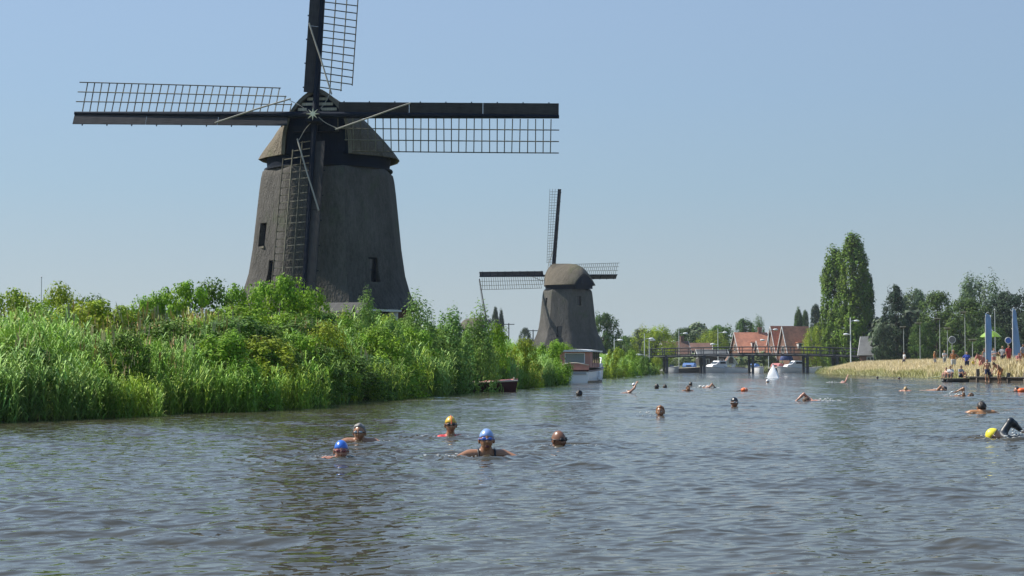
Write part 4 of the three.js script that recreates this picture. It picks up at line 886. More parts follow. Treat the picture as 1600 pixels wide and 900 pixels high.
lamp('lamp post with a flat head before the dark conical tree', 1412.5, 205, 511, [[-.1, 1, 'flat']]);
lamp('thin lamp post with a flat head between conical tree and full green tree', 1438, 200, 505, [[-.2, 1, 'flat']]);
lamp('lamp post with a flat head in front of the full green tree', 1469, 190, 498, [[-.25, 1, 'flat']]);
lamp('shorter lamp post close to the grey disc sign', 1481, 180, 513, [[0, 1, 'flat']]);
lamp('tallest lamp post with a wide flat head left of the blue flags', 1508.5, 175, 488, [[-.2, 1, 'flat']]);
lamp('short lamp post behind the person in the blue shirt', 1520, 160, 531, [[0, 1, 'flat']]);
lamp('lamp post behind the second blue flag', 1589, 170, 514, [[-.15, 1, 'flat']]);
function pole(label, px, Z, top, r, m) { const X = xAt(px, Z), gy = groundY(X, Z); const o = thing('pole', label, 'pole', V(X, gy, -Z)); mesh('shaft', bar(V(0, -.2, 0), V(0, at(px, top, Z).y - gy, 0), r, r * .7), m, o); mesh('finial', new THREE.SphereGeometry(r * 1.5, 10, 8).translate(0, at(px, top, Z).y - gy, 0), m, o); return o; }
pole('thin grey flagpole behind the green parasol', 1555.5, 150, 484, .05, M.steel);
pole('slim mast on the right bank between the blue flag and parasol', 1549, 140, 494, .04, M.pale);
pole('very thin dark mast behind the far right hand trees of the reed bank', 63, 60, 433, .018, M.steel);
for (const [px, Z, top, label] of [[762 + 0, 400, 0, ''],]) if (top) pole(label, px, Z, top, .1, M.bridge);
{
  const u = (px, Z, top, label) => { const X = xAt(px, Z), gy = groundY(X, Z), H = at(px, top, Z).y - gy, o = thing('utility_pole', label, 'utility pole', V(X, gy, -Z)); mesh('mast', bar(V(0, -.2, 0), V(0, H, 0), .17, .12), M.bridge, o); mesh('crossarm', box(2.6, .18, .18, 0, H - .25, 0), M.bridge, o); };
  u(795, 380, 505, 'far utility pole with a crossarm over the reeds by the small tree'); u(833, 380, 515, 'far utility pole close to the second mill wall');
}
function sign(label, px, py, Z, r, m, name = 'road_sign') {
  const p = at(px, py, Z), gy = groundY(p.x, Z), o = thing(name, label, 'sign', V(p.x, gy, -Z), 0);
  mesh('post', bar(V(0, -.2, 0), V(0, p.y - gy, 0), .035), M.steel, o); mesh('disc', new THREE.CylinderGeometry(r, r, .03, 28).rotateX(PI / 2).translate(0, p.y - gy, .06), m, o); mesh('rim', new THREE.TorusGeometry(r, .025, 8, 28).translate(0, p.y - gy, .065), M.pale, o);
}
sign('round blue road sign left of the second blue flag', 1575, 532, 135, .25, std(.04, .13, .5, .4));
sign('grey back of a round road sign by the shorter lamp post', 1487.5, 531, 165, .34, std(.16, .17, .17, .6));

// ------------------------------------------------------------------ flags, parasol, dock
function featherFlag(label, px, Z, top, bottom, w, flare) {
  const X = xAt(px, Z), gy = groundY(X, Z), H = at(px, top, Z).y - gy, y0 = max(.2, at(px, bottom, Z).y - gy), o = thing('feather_flag', label, 'flag', V(X, gy, -Z), -.12);
  mesh('pole', [bar(V(-w * .5, -.2, 0), V(-w * .5, H * .8, 0), .03), tube([V(-w * .5, H * .78, 0), V(-w * .45, H * .93, 0), V(-w * .1, H, 0), V(w * .25, H * .985, 0)], .02, 16, 6)], M.pale, o);
  const rows = [];
  for (let i = 0; i <= 26; i++) { const t = i / 26, y = lerp(y0, H * .985, t), edge = w * (t > .88 ? sqrt(max(0, 1 - pow((t - .88) / .12, 2))) * .9 + .1 : 1) + flare * pow(1 - t, 2.2), row = []; for (let j = 0; j <= 8; j++) { const s = j / 8; row.push(V(-w * .5 + edge * s + w * .22 * sin(t * 2.9) * s, y, .07 * sin(s * 4 + t * 7) * s + .03 * sin(t * 19 + s * 3))); } rows.push(row); }
  const g = gridGeo(rows);
  mesh('cloth', [g, g.clone().translate(0, 0, -.012)], std(.36, .58, .88, .8, { map: clothMap, bumpMap: clothBump, bumpScale: .02, side: THREE.DoubleSide, transmission: .4, thickness: 0 }), o);
}
featherFlag('straight pale blue feather flag in front of the green parasol', 1544.5, 122, 488, 566, .36, .0);
featherFlag('pale blue feather flag that flares out at its foot', 1586, 122, 480, 568, .26, .5);
{
  const Z = 131, px = 1548.5, X = xAt(px, Z), gy = groundY(X, Z), p = at(px, 516, Z), H = p.y - gy, o = thing('parasol', 'lime green parasol with a pale top standing between the blue flags', 'parasol', V(X, gy, -Z));
  const green = std(.32, .55, .05, .8, { map: clothMap, transmission: .35, thickness: 0, side: THREE.DoubleSide }), panels = 8, R = .84;
  mesh('pole', bar(V(0, -.2, 0), V(0, H + .05, 0), .025), M.pale, o);
  for (let k = 0; k < panels; k++) { const rows = []; for (let i = 0; i <= 6; i++) { const t = i / 6, row = []; for (let j = 0; j <= 6; j++) { const a = (k + j / 6) / panels * 2 * PI, sag = .05 * sin(PI * j / 6) * t; row.push(V(R * t * cos(a), H - .5 * pow(t, 1.7) - sag, R * t * sin(a))); } rows.push(row); } mesh('panel', gridGeo(rows), green, o); }
  mesh('vent', new THREE.ConeGeometry(.2, .14, 12).translate(0, H + .05, 0), M.pale, o);
}
const DOCK = wood(.16, .13, .1, .85);
{ // sheet pile dock in front of the dry grass
  const o = thing('dock', 'low dark wooden sheet-pile dock edge along the right bank under the bathers', 'dock');
  const P = (px) => { const Z = lut([[1515, 114], [1600, 107], [1680, 101]], px); return V(xAt(px, Z), 0, -Z); }, slats = [];
  for (let i = 0; i < 150; i++) { const p = P(1515 + i * 1.05); slats.push(box(.036, .72, .05, p.x, -.03 + .012 * ((i * 7) % 5), p.z)); }
  tag(mesh('slat', slats, DOCK, o), null, null, null, 'stuff');
  const beam = [1515, 1540, 1570, 1600, 1640, 1680].map((q) => P(q).add(V(0, .34, 0)));
  mesh('edge_beam', tube(beam, .05, 30, 4), DOCK, o);
  for (let k = 0; k + 1 < beam.length; k++) { const a = beam[k], b = beam[k + 1], L = a.distanceTo(b), m = a.clone().lerp(b, .5); mesh('plank', box(L - .02, .05, 1.1, m.x + .25, .36, m.z - .6, 0, atan2(-(b.z - a.z), b.x - a.x)), M.greyWood, o); }
  for (const [px, h] of [[1527, .6], [1547, .4], [1575, .36], [1601, .36]]) { const p = P(px); mesh('bollard_post', box(.2, h + .9, .2, p.x, (h - .9) / 2 + .3, p.z + .08), DOCK, o); }
}
const PONTOON = V(xAt(1494, 115), 0, -115);
{
  const o = thing('pontoon', 'small dark floating pontoon with seated bathers at the dry grass bank', 'pontoon', PONTOON, .05);
  for (let k = 0; k < 7; k++) mesh('plank', box(.21, .05, 1.5, -.66 + k * .22, .22, -.2), M.greyWood, o);
  for (const z of [-.7, .3]) mesh('float', new THREE.CapsuleGeometry(.16, 1.3, 6, 12).rotateZ(PI / 2).translate(0, .04, z), BM.black, o);
  mesh('fascia', box(1.6, .1, .06, 0, .15, .57), DOCK, o);
  const l = thing('float_line', 'pale floating boom line running from the pontoon along the bank', 'rope');
  mesh('rope', tube([[1449, 590.6, 0], [1460, 589.6, .05], [1470, 588.2, .1], [1484, 586.2, .2]].map(([px, py, y]) => { const p = at(px, py, 125); return V(p.x, max(.02, p.y), p.z); }), .04, 20, 6), std(.5, .52, .3, .7), l);
  const t = thing('towel_table', 'white covered table among the bathers under the green parasol', 'table', V(xAt(1550, 128), groundY(xAt(1550, 128), 128), -128));
  mesh('cloth', box(.72, .5, .6, 0, .48, 0), M.whitePaint, t); for (const [x, z] of [[-1, -1], [1, -1], [-1, 1], [1, 1]]) mesh('leg', bar(V(x * .3, -.05, z * .25), V(x * .3, .3, z * .25), .025), M.steel, t);
}

// ------------------------------------------------------------------ people
const SKIN = { fair: std(.42, .23, .145, .33, { sheen: .1 }), tan: std(.33, .165, .09, .33), pink: std(.45, .22, .15, .33), dark: std(.2, .095, .055, .33), olive: std(.40, .2, .09, .33) };
const HAIR = { dark: std(.025, .018, .014, .5), brown: std(.10, .055, .03, .55), grey: std(.2, .19, .18, .6), auburn: std(.22, .09, .03, .55), blond: std(.4, .27, .12, .55) };
const lipM = std(.27, .075, .06, .45), eyeM = std(.02, .016, .014, .2), scleraM = std(.7, .68, .64, .25);
// solid of tapered capsules [a, b, ra, rb], joined smoothly, meshed on a grid
function flesh(bones, cell, k = .03) {
  const lo = V(1e9, 1e9, 1e9), hi = V(-1e9, -1e9, -1e9);
  for (const [a, b, ra, rb] of bones) for (const [p, r] of [[a, ra], [b, rb]]) { lo.min(p.clone().addScalar(-r)); hi.max(p.clone().addScalar(r)); }
  const c = lo.clone().add(hi).multiplyScalar(.5), half = max(hi.x - lo.x, hi.y - lo.y, hi.z - lo.z) / 2 + cell * 4, N = Math.ceil(2 * half / cell), mc = new MarchingCubes(N, M.bark, false, false, 60000), f = mc.field;
  f.fill(-1e3); const h = N / 2;
  for (const [a, b, ra, rb] of bones) {
    const ab = b.clone().sub(a), L2 = max(1e-9, ab.lengthSq()), R = max(ra, rb) + k * 1.5 + cell * 2, range = ['x', 'y', 'z'].map((q) => [max(0, floor((min(a[q], b[q]) - R - c[q]) / half * h + h)), min(N - 1, Math.ceil((max(a[q], b[q]) + R - c[q]) / half * h + h))]);
    for (let z = range[2][0]; z <= range[2][1]; z++) for (let y = range[1][0]; y <= range[1][1]; y++) for (let x = range[0][0]; x <= range[0][1]; x++) {
      const px = (x - h) / h * half + c.x, py = (y - h) / h * half + c.y, pz = (z - h) / h * half + c.z, t = clamp(((px - a.x) * ab.x + (py - a.y) * ab.y + (pz - a.z) * ab.z) / L2, 0, 1);
      const d = ra + (rb - ra) * t - hypot(px - a.x - ab.x * t, py - a.y - ab.y * t, pz - a.z - ab.z * t), i = x + y * N + z * N * N, o = f[i], m = max(0, k - abs(d - o)) / k;
      f[i] = max(d, o) + m * m * k * .25;
    }
  }
  mc.isolation = 0; mc.update();
  const n = mc.count, g = new THREE.BufferGeometry(), pos = new Float32Array(mc.positionArray.subarray(0, n * 3)), nor = new Float32Array(mc.normalArray.subarray(0, n * 3));
  for (let i = 0; i < n; i++) { pos[3 * i] = pos[3 * i] * half + c.x; pos[3 * i + 1] = pos[3 * i + 1] * half + c.y; pos[3 * i + 2] = pos[3 * i + 2] * half + c.z; const q = hypot(nor[3 * i], nor[3 * i + 1], nor[3 * i + 2]) || 1; for (let e = 0; e < 3; e++) nor[3 * i + e] /= q; }
  g.setAttribute('position', new THREE.BufferAttribute(pos, 3)); g.setAttribute('normal', new THREE.BufferAttribute(nor, 3));
  return g;
}
const HR = V(.077, .118, .098);                              // half width, height, depth of a head
function headPoint(d) {                                      // unit direction (face to +z) -> skin
  const G = (x, y, z, s) => exp(-((d.x - x) ** 2 + (d.y - y) ** 2 + (d.z - z) ** 2) / (s * s));
  let x = d.x * HR.x, y = d.y * HR.y, z = d.z * HR.z;
  const low = smooth(.1, -.95, d.y);
  x *= 1 - .3 * low; z *= d.z < 0 ? 1 - .38 * low : 1 - .02 * low;
  if (d.z > 0) z -= .012 * d.z * smooth(.1, .7, d.y) * 0;
  const out = .030 * G(0, -.2, .98, .15) + .016 * G(0, .02, 1, .13) + .007 * G(0, .3, .95, .4) + .008 * (G(.5, -.22, .84, .26) + G(-.5, -.22, .84, .26)) - .013 * (G(.36, .07, .93, .17) + G(-.36, .07, .93, .17)) + .007 * G(0, -.52, .85, .17) - .005 * G(0, -.64, .77, .1) + .013 * G(0, -.84, .55, .24);
  return V(x + d.x * out * .5, y, z + out * max(.3, d.z));
}
function headGeo() {
  const g = new THREE.SphereGeometry(1, 56, 44), p = g.attributes.position;
  for (let i = 0; i < p.count; i++) { const q = headPoint(V(p.getX(i), p.getY(i), p.getZ(i)).normalize()); p.setXYZ(i, q.x, q.y, q.z); }
  g.computeVertexNormals();
  const ears = [-1, 1].map((s) => new THREE.SphereGeometry(1, 14, 10).scale(.012, .032, .02).rotateY(s * .35).translate(s * .079, -.005, -.008));
  return merge([g, ...ears]);
}
const HEAD = headGeo();
function shellGeo(grow, keep, noise = 0, seed = 1) {          // a cap or hair: the head's own shape, grown, where keep(d) allows
  const g = new THREE.SphereGeometry(1, 48, 36), p = g.attributes.position, r = rng(seed), bump = Array.from({ length: 9 }, () => [sphereDir(r), r()]);
  for (let i = 0; i < p.count; i++) {
    const d = V(p.getX(i), p.getY(i), p.getZ(i)).normalize(), q = headPoint(d), k = clamp(keep(d), -1, 1); let n = 0; for (const [b, w] of bump) n += noise * w * sin(9 * b.dot(d) + 6 * w);
    const gr = k > 0 ? grow * min(1, .35 + k * 3) + n * min(1, k * 3) : -.02;
    q.add(d.clone().multiplyScalar(gr)); if (k > 0) { const face = smooth(.3, 1, d.z) * smooth(.05, .3, d.y); q.z = lerp(q.z, d.z * (HR.z + gr), face); }
    p.setXYZ(i, q.x, q.y, q.z);
  }
  g.computeVertexNormals(); return g;
}
const CAPGEO = shellGeo(.008, (d) => d.y * .92 + d.z * -.12 - .16), HAIRSHORT = shellGeo(.016, (d) => d.y * .8 - d.z * .62 - .12, .003, 3), HAIRLONG = shellGeo(.026, (d) => d.y * .55 - d.z * .8 + .1, .005, 5);
const EYES = merge([-1, 1].map((s) => new THREE.SphereGeometry(.0125, 12, 8).translate(s * .031, .012, .079))), PUPILS = merge([-1, 1].map((s) => new THREE.SphereGeometry(.0065, 10, 8).translate(s * .031, .012, .0885)));
const BROWS = merge([-1, 1].map((s) => new THREE.CapsuleGeometry(.004, .028, 4, 8).rotateZ(PI / 2 + s * -.12).translate(s * .032, .037, .094)));
const mouthGeo = (open) => new THREE.SphereGeometry(1, 18, 12).scale(.024, .005 + .014 * open, .012).translate(0, -.066 - .004 * open, .083);
const GOGGLE_LENS = [-1, 1].map((s) => new THREE.SphereGeometry(1, 16, 10).scale(.026, .019, .013).rotateY(s * .35).translate(s * .034, .014, .093));
const GOGGLE_STRAP = (() => { const pts = []; for (let i = 0; i < 32; i++) { const a = i / 32 * 2 * PI, d = V(sin(a), .1 - .05 * cos(a), cos(a)).normalize(), q = headPoint(d); pts.push(V(q.x * 1.04 + d.x * .006, q.y + .002, max(q.z, -.2) * 1.02 + d.z * .004)); } return new THREE.TubeGeometry(new THREE.CatmullRomCurve3(pts, true), 48, .006, 6, true); })();
// a right hand, wrist at the origin, fingers along -y, palm to -z, thumb to +x side (mirror for the other)
function handBones(s, curl = .35) {
  const bones = [[V(0, 0, 0), V(0, -.045, 0), .024, .026], [V(-.018 * s, -.03, 0), V(-.026 * s, -.085, -.004), .016, .013], [V(.018 * s, -.03, 0), V(.024 * s, -.085, -.004), .017, .014], [V(0, -.04, 0), V(0, -.088, -.003), .017, .014]];
  [[.029, .068, .0085], [.0095, .078, .009], [-.0105, .072, .0085], [-.029, .056, .0075]].forEach(([x, len, r], i) => {
    let p = V(x * s, -.088, -.004), a = curl * (.7 + .15 * i); for (const share of [.45, .32, .23]) { const q = p.clone().add(V(x * s * .12 * share, -cos(a) * len * share, -sin(a) * len * share)); bones.push([p, q, r, r * .88]); p = q; r *= .88; a += curl; }
  });
  const t0 = V(.026 * s, -.03, -.006), t1 = V(.05 * s, -.058, -.02), t2 = V(.058 * s, -.09, -.03); bones.push([t0, t1, .0125, .0105], [t1, t2, .0105, .0085]);
  return bones;
}
const HANDS = [flesh(handBones(1), .0032, .006), flesh(handBones(-1), .0032, .006)], HANDS_SMALL = [flesh(handBones(1), .0062, .006), flesh(handBones(-1), .0062, .006)];
function handAt(side, wrist, elbow, fine, roll = 0) {
  const q = new THREE.Quaternion().setFromUnitVectors(V(0, -1, 0), wrist.clone().sub(elbow).normalize()).multiply(new THREE.Quaternion().setFromAxisAngle(UPV, roll));
  return (fine ? HANDS : HANDS_SMALL)[side].clone().applyQuaternion(q).translate(wrist.x, wrist.y, wrist.z);
}
function torsoBones(J, w = 1) {
  const b = [], L = (a, c, ra, rb, off, offb = off) => { for (const s of [-1, 1]) { const sx = J.across.clone().multiplyScalar(s); b.push([a.clone().addScaledVector(sx, off), c.clone().addScaledVector(sx, offb), ra, rb]); } };
  L(J.pelvis, J.waist, .105 * w, .098 * w, .065, .045); L(J.waist, J.chest, .098 * w, .115 * w, .045, .075);
  b.push([J.shL.clone().lerp(J.shR, .12), J.shL.clone().lerp(J.shR, .88), .062, .062], [J.chest, J.neck, .09, .058]);
  return b;
}
function armBones(J, s, fat = 1) { const S = s ? J.shR : J.shL, E = s ? J.elR : J.elL, W = s ? J.wrR : J.wrL; return [[S, E, .054 * fat, .041 * fat], [E, E.clone().lerp(W, .35), .041 * fat, .042 * fat], [E.clone().lerp(W, .35), W, .042 * fat, .026 * fat]]; }
function legBones(J, s) { const H = s ? J.hipR : J.hipL, K = s ? J.knR : J.knL, A = s ? J.anR : J.anL, T = s ? J.toR : J.toL; return [[H, K, .088, .056], [K, K.clone().lerp(A, .3), .054, .056], [K.clone().lerp(A, .3), A, .056, .036], [A, T, .04, .026], [A, A.clone().add(A.clone().sub(T).setY(0).multiplyScalar(.35)).setY(A.y - .03), .038, .034]]; }
// head parts at a place with a turn; the skin is returned, the rest become children of o
function dressHead(o, at_, q, { hair, hairLong, cap, capStripe, goggles, lens = BM.black, mouth = 0, brows = HAIR.brown, glasses, s = 1 }) {
  const mt = new THREE.Matrix4().compose(at_, q, V(s, s, s)), put = (name, g, m) => mesh(name, g.clone().applyMatrix4(mt), m, o);
  if (!glasses) { put('eye', EYES, scleraM); put('pupil', PUPILS, eyeM); }
  put('mouth', mouthGeo(mouth), mouth > .3 ? std(.10, .02, .02, .5) : lipM); if (!cap) put('eyebrow', BROWS, brows);
  if (hair) put('hair', hairLong ? HAIRLONG : HAIRSHORT, hair);
  if (cap) { put('swim_cap', CAPGEO, cap); if (capStripe) put('cap_stripe', new THREE.TorusGeometry(.094, .008, 6, 40, PI).rotateY(PI / 2).scale(1, 1.27, 1.08).translate(0, .004, -.002), capStripe); }
  if (goggles || glasses) { for (const g of GOGGLE_LENS) put('goggle_lens', g, lens); put('goggle_strap', GOGGLE_STRAP, goggles ?? BM.black); }
  return HEAD.clone().applyMatrix4(mt);
}
function quat(x, y, z) { return new THREE.Quaternion().setFromEuler(new THREE.Euler(x, y, z, 'YXZ')); }
const YELLOWCAP = std(.62, .40, .03, .3, { clearcoat: .4 }), BLUECAP = std(.035, .14, .55, .28, { clearcoat: .5 }), PALECAP = std(.22, .34, .62, .35, { clearcoat: .3 }), GREYCAP = std(.2, .19, .19, .35), BLACKCAP = std(.02, .022, .026, .3), LEMON = std(.8, .68, .05, .4), WETSUIT = std(.012, .018, .026, .42), REDSUIT = std(.6, .035, .04, .55), BLACKSUIT = std(.014, .014, .017, .5);

// breaststroke or treading water: head y above the water, shoulders y, turn, pitch
function bather(key, label, { turn = 0, head = .15, sh = -.03, pitch = 0, skin = 'fair', suit, straps, sleeves, look = {}, lean = .06, wide = .2, arms = 'out', size = 1, name = 'person' }) {
  const o = thing(name, label, 'person', place[key].clone().setY(-.01), turn); o.scale.setScalar(size);
  const hp = V(0, head, .02), shY = sh, J = { across: V(1, 0, 0), pelvis: V(0, shY - .42, -lean * 4), waist: V(0, shY - .26, -lean * 2.6), chest: V(0, shY - .12, -lean), neck: V(0, shY + .055, -.015) };
  J.shL = V(-wide, shY, -.03); J.shR = V(wide, shY, -.03);
  if (arms === 'out') { J.elL = V(-wide - .2, shY - .08, .1); J.elR = V(wide + .2, shY - .08, .1); J.wrL = V(-wide - .16, shY - .16, .33); J.wrR = V(wide + .16, shY - .16, .33); }
  else { J.elL = V(-wide - .05, shY - .2, .16); J.elR = V(wide + .05, shY - .2, .16); J.wrL = V(-.12, shY - .2, .42); J.wrR = V(.12, shY - .2, .42); }
  const q = quat(pitch, 0, 0), skull = dressHead(o, hp, q, look);
  const trunk = [...torsoBones(J), [J.neck.clone().add(V(0, -.02, 0)), hp.clone().add(V(0, -.06, -.015)), .056, .052]], all = [...trunk, ...armBones(J, 0), ...armBones(J, 1)];
  mesh('body', [flesh(all, .016), skull, handAt(1, J.wrL, J.elL, false), handAt(0, J.wrR, J.elR, false)], SKIN[skin], o);
  const wrap = (bones, g) => flesh(bones.map(([a, b, ra, rb]) => [a, b, ra + g, rb + g]), .02);
  if (suit) mesh('swimsuit', wrap(torsoBones(J).slice(0, 4), .008), suit, o);
  if (sleeves) mesh('rash_vest', wrap([...torsoBones(J), ...armBones(J, 0).slice(0, 1), ...armBones(J, 1).slice(0, 1)], .007), sleeves, o);
  if (straps) for (const s of [-1, 1]) mesh('swimsuit_strap', tube([V(s * .075, shY - .2, .1), V(s * .085, shY - .06, .085), V(s * .09, shY + .055, .02), V(s * .085, shY + .05, -.06), V(s * .07, shY - .1, -.13)], .011, 24, 6), straps, o);
  return o;
}
const GOGGLE_BLUE = std(.05, .12, .45, .2), MIRROR = std(.35, .38, .4, .12, { metalness: .6 });
bather('greyCap', 'bather with grey hair and a dark diving mask, shoulders showing, behind the deep blue cap', { head: .125, sh: .0, turn: -.1, skin: 'tan', look: { hair: HAIR.grey, goggles: BM.black, lens: MIRROR, glasses: true }, size: 1.05 });
bather('blueCap', 'bather in a deep blue swimming cap, mouth at the water, arms spread', { head: .085, sh: -.035, turn: .12, pitch: .08, skin: 'pink', look: { cap: BLUECAP, goggles: BM.maroon, lens: std(.2, .05, .06, .15), glasses: true }, size: 1.02 });
bather('yellowCap', 'bather in a yellow swimming cap, dark goggles and a red vest', { head: .165, sh: -.035, wide: .145, turn: .15, skin: 'tan', sleeves: REDSUIT, look: { cap: YELLOWCAP, capStripe: BM.orange, goggles: BM.black, lens: BM.black, glasses: true }, arms: 'fwd', size: 1.1 });
bather('paleBlue', 'woman in a pale blue cap and goggles with black swimsuit straps, mouth open', { head: .19, sh: .03, turn: .1, pitch: -.06, skin: 'tan', suit: BLACKSUIT, straps: BLACKSUIT, look: { cap: PALECAP, goggles: GOGGLE_BLUE, lens: GOGGLE_BLUE, mouth: .8, glasses: true }, size: 1.08 });
bather('bald', 'bald bather with dark goggles looking aside, only his head above the water', { head: .075, sh: -.07, turn: .75, skin: 'dark', look: { goggles: BM.black, lens: BM.black, glasses: true, brows: HAIR.dark }, arms: 'fwd', size: 1.12 });
bather('boy', 'boy with short brown hair treading water in midstream', { head: .085, sh: -.08, turn: -.25, skin: 'tan', look: { hair: HAIR.auburn, brows: HAIR.brown }, arms: 'fwd', size: 1.1 });
bather('snorkel', 'bather in a shiny black cap and goggles alone in midstream', { head: .10, sh: -.06, turn: .3, skin: 'dark', look: { cap: BLACKCAP, goggles: BM.grey, lens: MIRROR, glasses: true }, arms: 'fwd', size: 1.2 });
bather('backMan', 'man swimming away with dark wet hair and bare tanned shoulders', { head: .12, sh: .02, turn: 3.0, skin: 'olive', look: { hair: HAIR.dark }, arms: 'out', wide: .22, size: 1.15 });
bather('darkNear', 'dark haired swimmer closest to the moored white boat', { head: .05, sh: -.12, turn: 2.6, skin: 'tan', look: { hair: HAIR.dark, hairLong: true }, arms: 'fwd', size: 1.15 });
bather('darkB', 'first of two dark heads swimming close together past the left bank', { head: .07, sh: -.1, turn: 2.9, skin: 'tan', look: { hair: HAIR.dark, hairLong: true }, arms: 'fwd', size: 1.1 });
bather('darkC', 'second of two dark heads, the one farther from the left bank', { head: .04, sh: -.12, turn: 3.1, skin: 'tan', look: { hair: HAIR.dark }, arms: 'fwd', size: 1.1 });
bather('paleCapFar', 'far swimmer with a pale cap low in the water near the left bank', { head: .04, sh: -.12, turn: 2.2, skin: 'fair', look: { cap: BM.white }, arms: 'fwd', size: 1.1 });
bather('headD', 'brown haired bather with bare shoulders in midstream left of the orange float', { head: .11, sh: .0, turn: .4, skin: 'tan', look: { hair: HAIR.brown }, arms: 'out', size: 1.05 });
bather('headE', 'very distant dark head directly behind the brown haired bather', { head: .08, sh: -.08, turn: 2.8, skin: 'tan', look: { hair: HAIR.dark }, arms: 'fwd', size: 1.1 });
bather('dotA', 'distant dark head near the dry grass bank, farther from the pontoon', { head: .08, sh: -.1, turn: 2.5, skin: 'dark', look: { hair: HAIR.dark }, arms: 'fwd', size: 1.15 });
bather('dotB', 'distant dark head near the dry grass bank, nearer to the pontoon', { head: .08, sh: -.1, turn: 2.8, skin: 'dark', look: { cap: BLACKCAP }, arms: 'fwd', size: 1.15 });
bather('fleshFar', 'light haired far swimmer showing bare shoulders before the dry grass', { head: .07, sh: .0, turn: 2.7, skin: 'pink', look: { hair: HAIR.blond }, arms: 'out', size: 1 });
bather('whiteCapFar', 'far swimmer in a white cap just in front of the pyramid buoy', { head: .07, sh: -.08, turn: 2.6, skin: 'tan', look: { cap: BM.white }, arms: 'fwd', size: 1.2 });
bather('towFloat', 'swimmer with dark hair pushing a long orange float at the right edge', { head: .06, sh: -.06, turn: -1.6, skin: 'pink', look: { hair: HAIR.dark }, arms: 'fwd', size: 1.15 });

// front crawl: lying along +z, one arm swung over the water
function crawler(key, label, { turn, skin = 'fair', suit, cap, hair, elbow = V(-.34, .42, .02), wrist = V(-.5, .3, .3), side = 0, face = 1.2, fine = false, size = 1, headY = .06, look = {} }) {
  const o = thing('person', label, 'person', place[key].clone().setY(-.05), turn); o.scale.setScalar(size);
  const J = { across: V(.97, side ? .2 : -.2, 0), pelvis: V(0, -.06, -.78), waist: V(0, -.05, -.55), chest: V(0, -.03, -.25), neck: V(0, .0, -.02), shL: V(-.19, side ? -.06 : .1, -.1), shR: V(.19, side ? .1 : -.06, -.1) };
  const under = side ? 'L' : 'R', up = side ? 'R' : 'L', m = side ? -1 : 1;
  J['el' + under] = V(.26 * m, -.14, .2); J['wr' + under] = V(.2 * m, -.2, .5); J['el' + up] = V(elbow.x * m, elbow.y, elbow.z); J['wr' + up] = V(wrist.x * m, wrist.y, wrist.z);
  J.hipL = V(-.1, -.08, -.82); J.hipR = V(.1, -.08, -.82); J.knL = V(-.11, -.16, -1.25); J.knR = V(.11, -.1, -1.25); J.anL = V(-.1, -.1, -1.65); J.anR = V(.1, -.2, -1.66); J.toL = V(-.1, -.1, -1.8); J.toR = V(.1, -.24, -1.8);
  const hp = V(0, headY, .12), skull = dressHead(o, hp, quat(face, -m * .5, 0), { cap, hair, ...look });
  const limbs = [...armBones(J, 0), ...armBones(J, 1)], all = [...torsoBones(J), ...limbs, ...legBones(J, 0), ...legBones(J, 1), [J.neck, hp.clone().add(V(0, -.02, -.04)), .056, .052]];
  mesh('body', [flesh(all, .02), skull, handAt(1, J.wrL, J.elL, fine), handAt(0, J.wrR, J.elR, fine)], SKIN[skin], o);
  if (suit) mesh('wetsuit', flesh([...torsoBones(J), ...limbs, ...legBones(J, 0).slice(0, 3), ...legBones(J, 1).slice(0, 3)].map(([a, b, ra, rb]) => [a, b, ra + .008, rb + .008]), .02), suit, o);
  return o;
}
crawler('crawl', 'crawl swimmer in a black wetsuit and yellow cap with one bent arm raised', { turn: -1.35, suit: WETSUIT, cap: LEMON, skin: 'fair', elbow: V(-.16, .29, -.22), wrist: V(-.22, .17, -.4), side: 0, face: 1.0, fine: true, size: 1.04, headY: .09, look: { goggles: BM.black, lens: BM.black, glasses: true } });
crawler('armPink', 'bare skinned crawl swimmer arching one arm over the water in midstream', { turn: -1.2, skin: 'pink', hair: HAIR.brown, elbow: V(-.2, .27, .1), wrist: V(-.24, .1, .3), size: 1 });
crawler('crawlFar', 'crawl swimmer in a dark cap holding one arm straight up by the left bank', { turn: 2.6, skin: 'fair', cap: BLACKCAP, suit: null, elbow: V(-.24, .24, .15), wrist: V(-.26, .42, .28), size: 1 });
crawler('armFar', 'far crawl swimmer with a raised pale arm near the start of the right bank', { turn: 2.9, skin: 'pink', cap: BM.white, elbow: V(-.26, .26, 0), wrist: V(-.3, .42, .1), size: 1.1 });
crawler('armMid', 'crawl swimmer with a bent wet arm in front of the pontoon', { turn: 1.2, skin: 'tan', hair: HAIR.brown, elbow: V(-.2, .33, -.1), wrist: V(-.2, .22, -.32), size: 1 });
crawler('darkBack', 'swimmer with a dark cap and rounded bare back in front of the pontoon', { turn: 1.4, skin: 'fair', cap: BLACKCAP, elbow: V(-.25, .2, -.02), wrist: V(-.3, .02, .2), size: 1.15, headY: .1 });
crawler('splashFar', 'far swimmer in a white cap splashing in midstream before the bridge', { turn: 2.8, skin: 'fair', cap: BM.white, elbow: V(-.25, .22, 0), wrist: V(-.3, .1, .25), size: 1.1 });

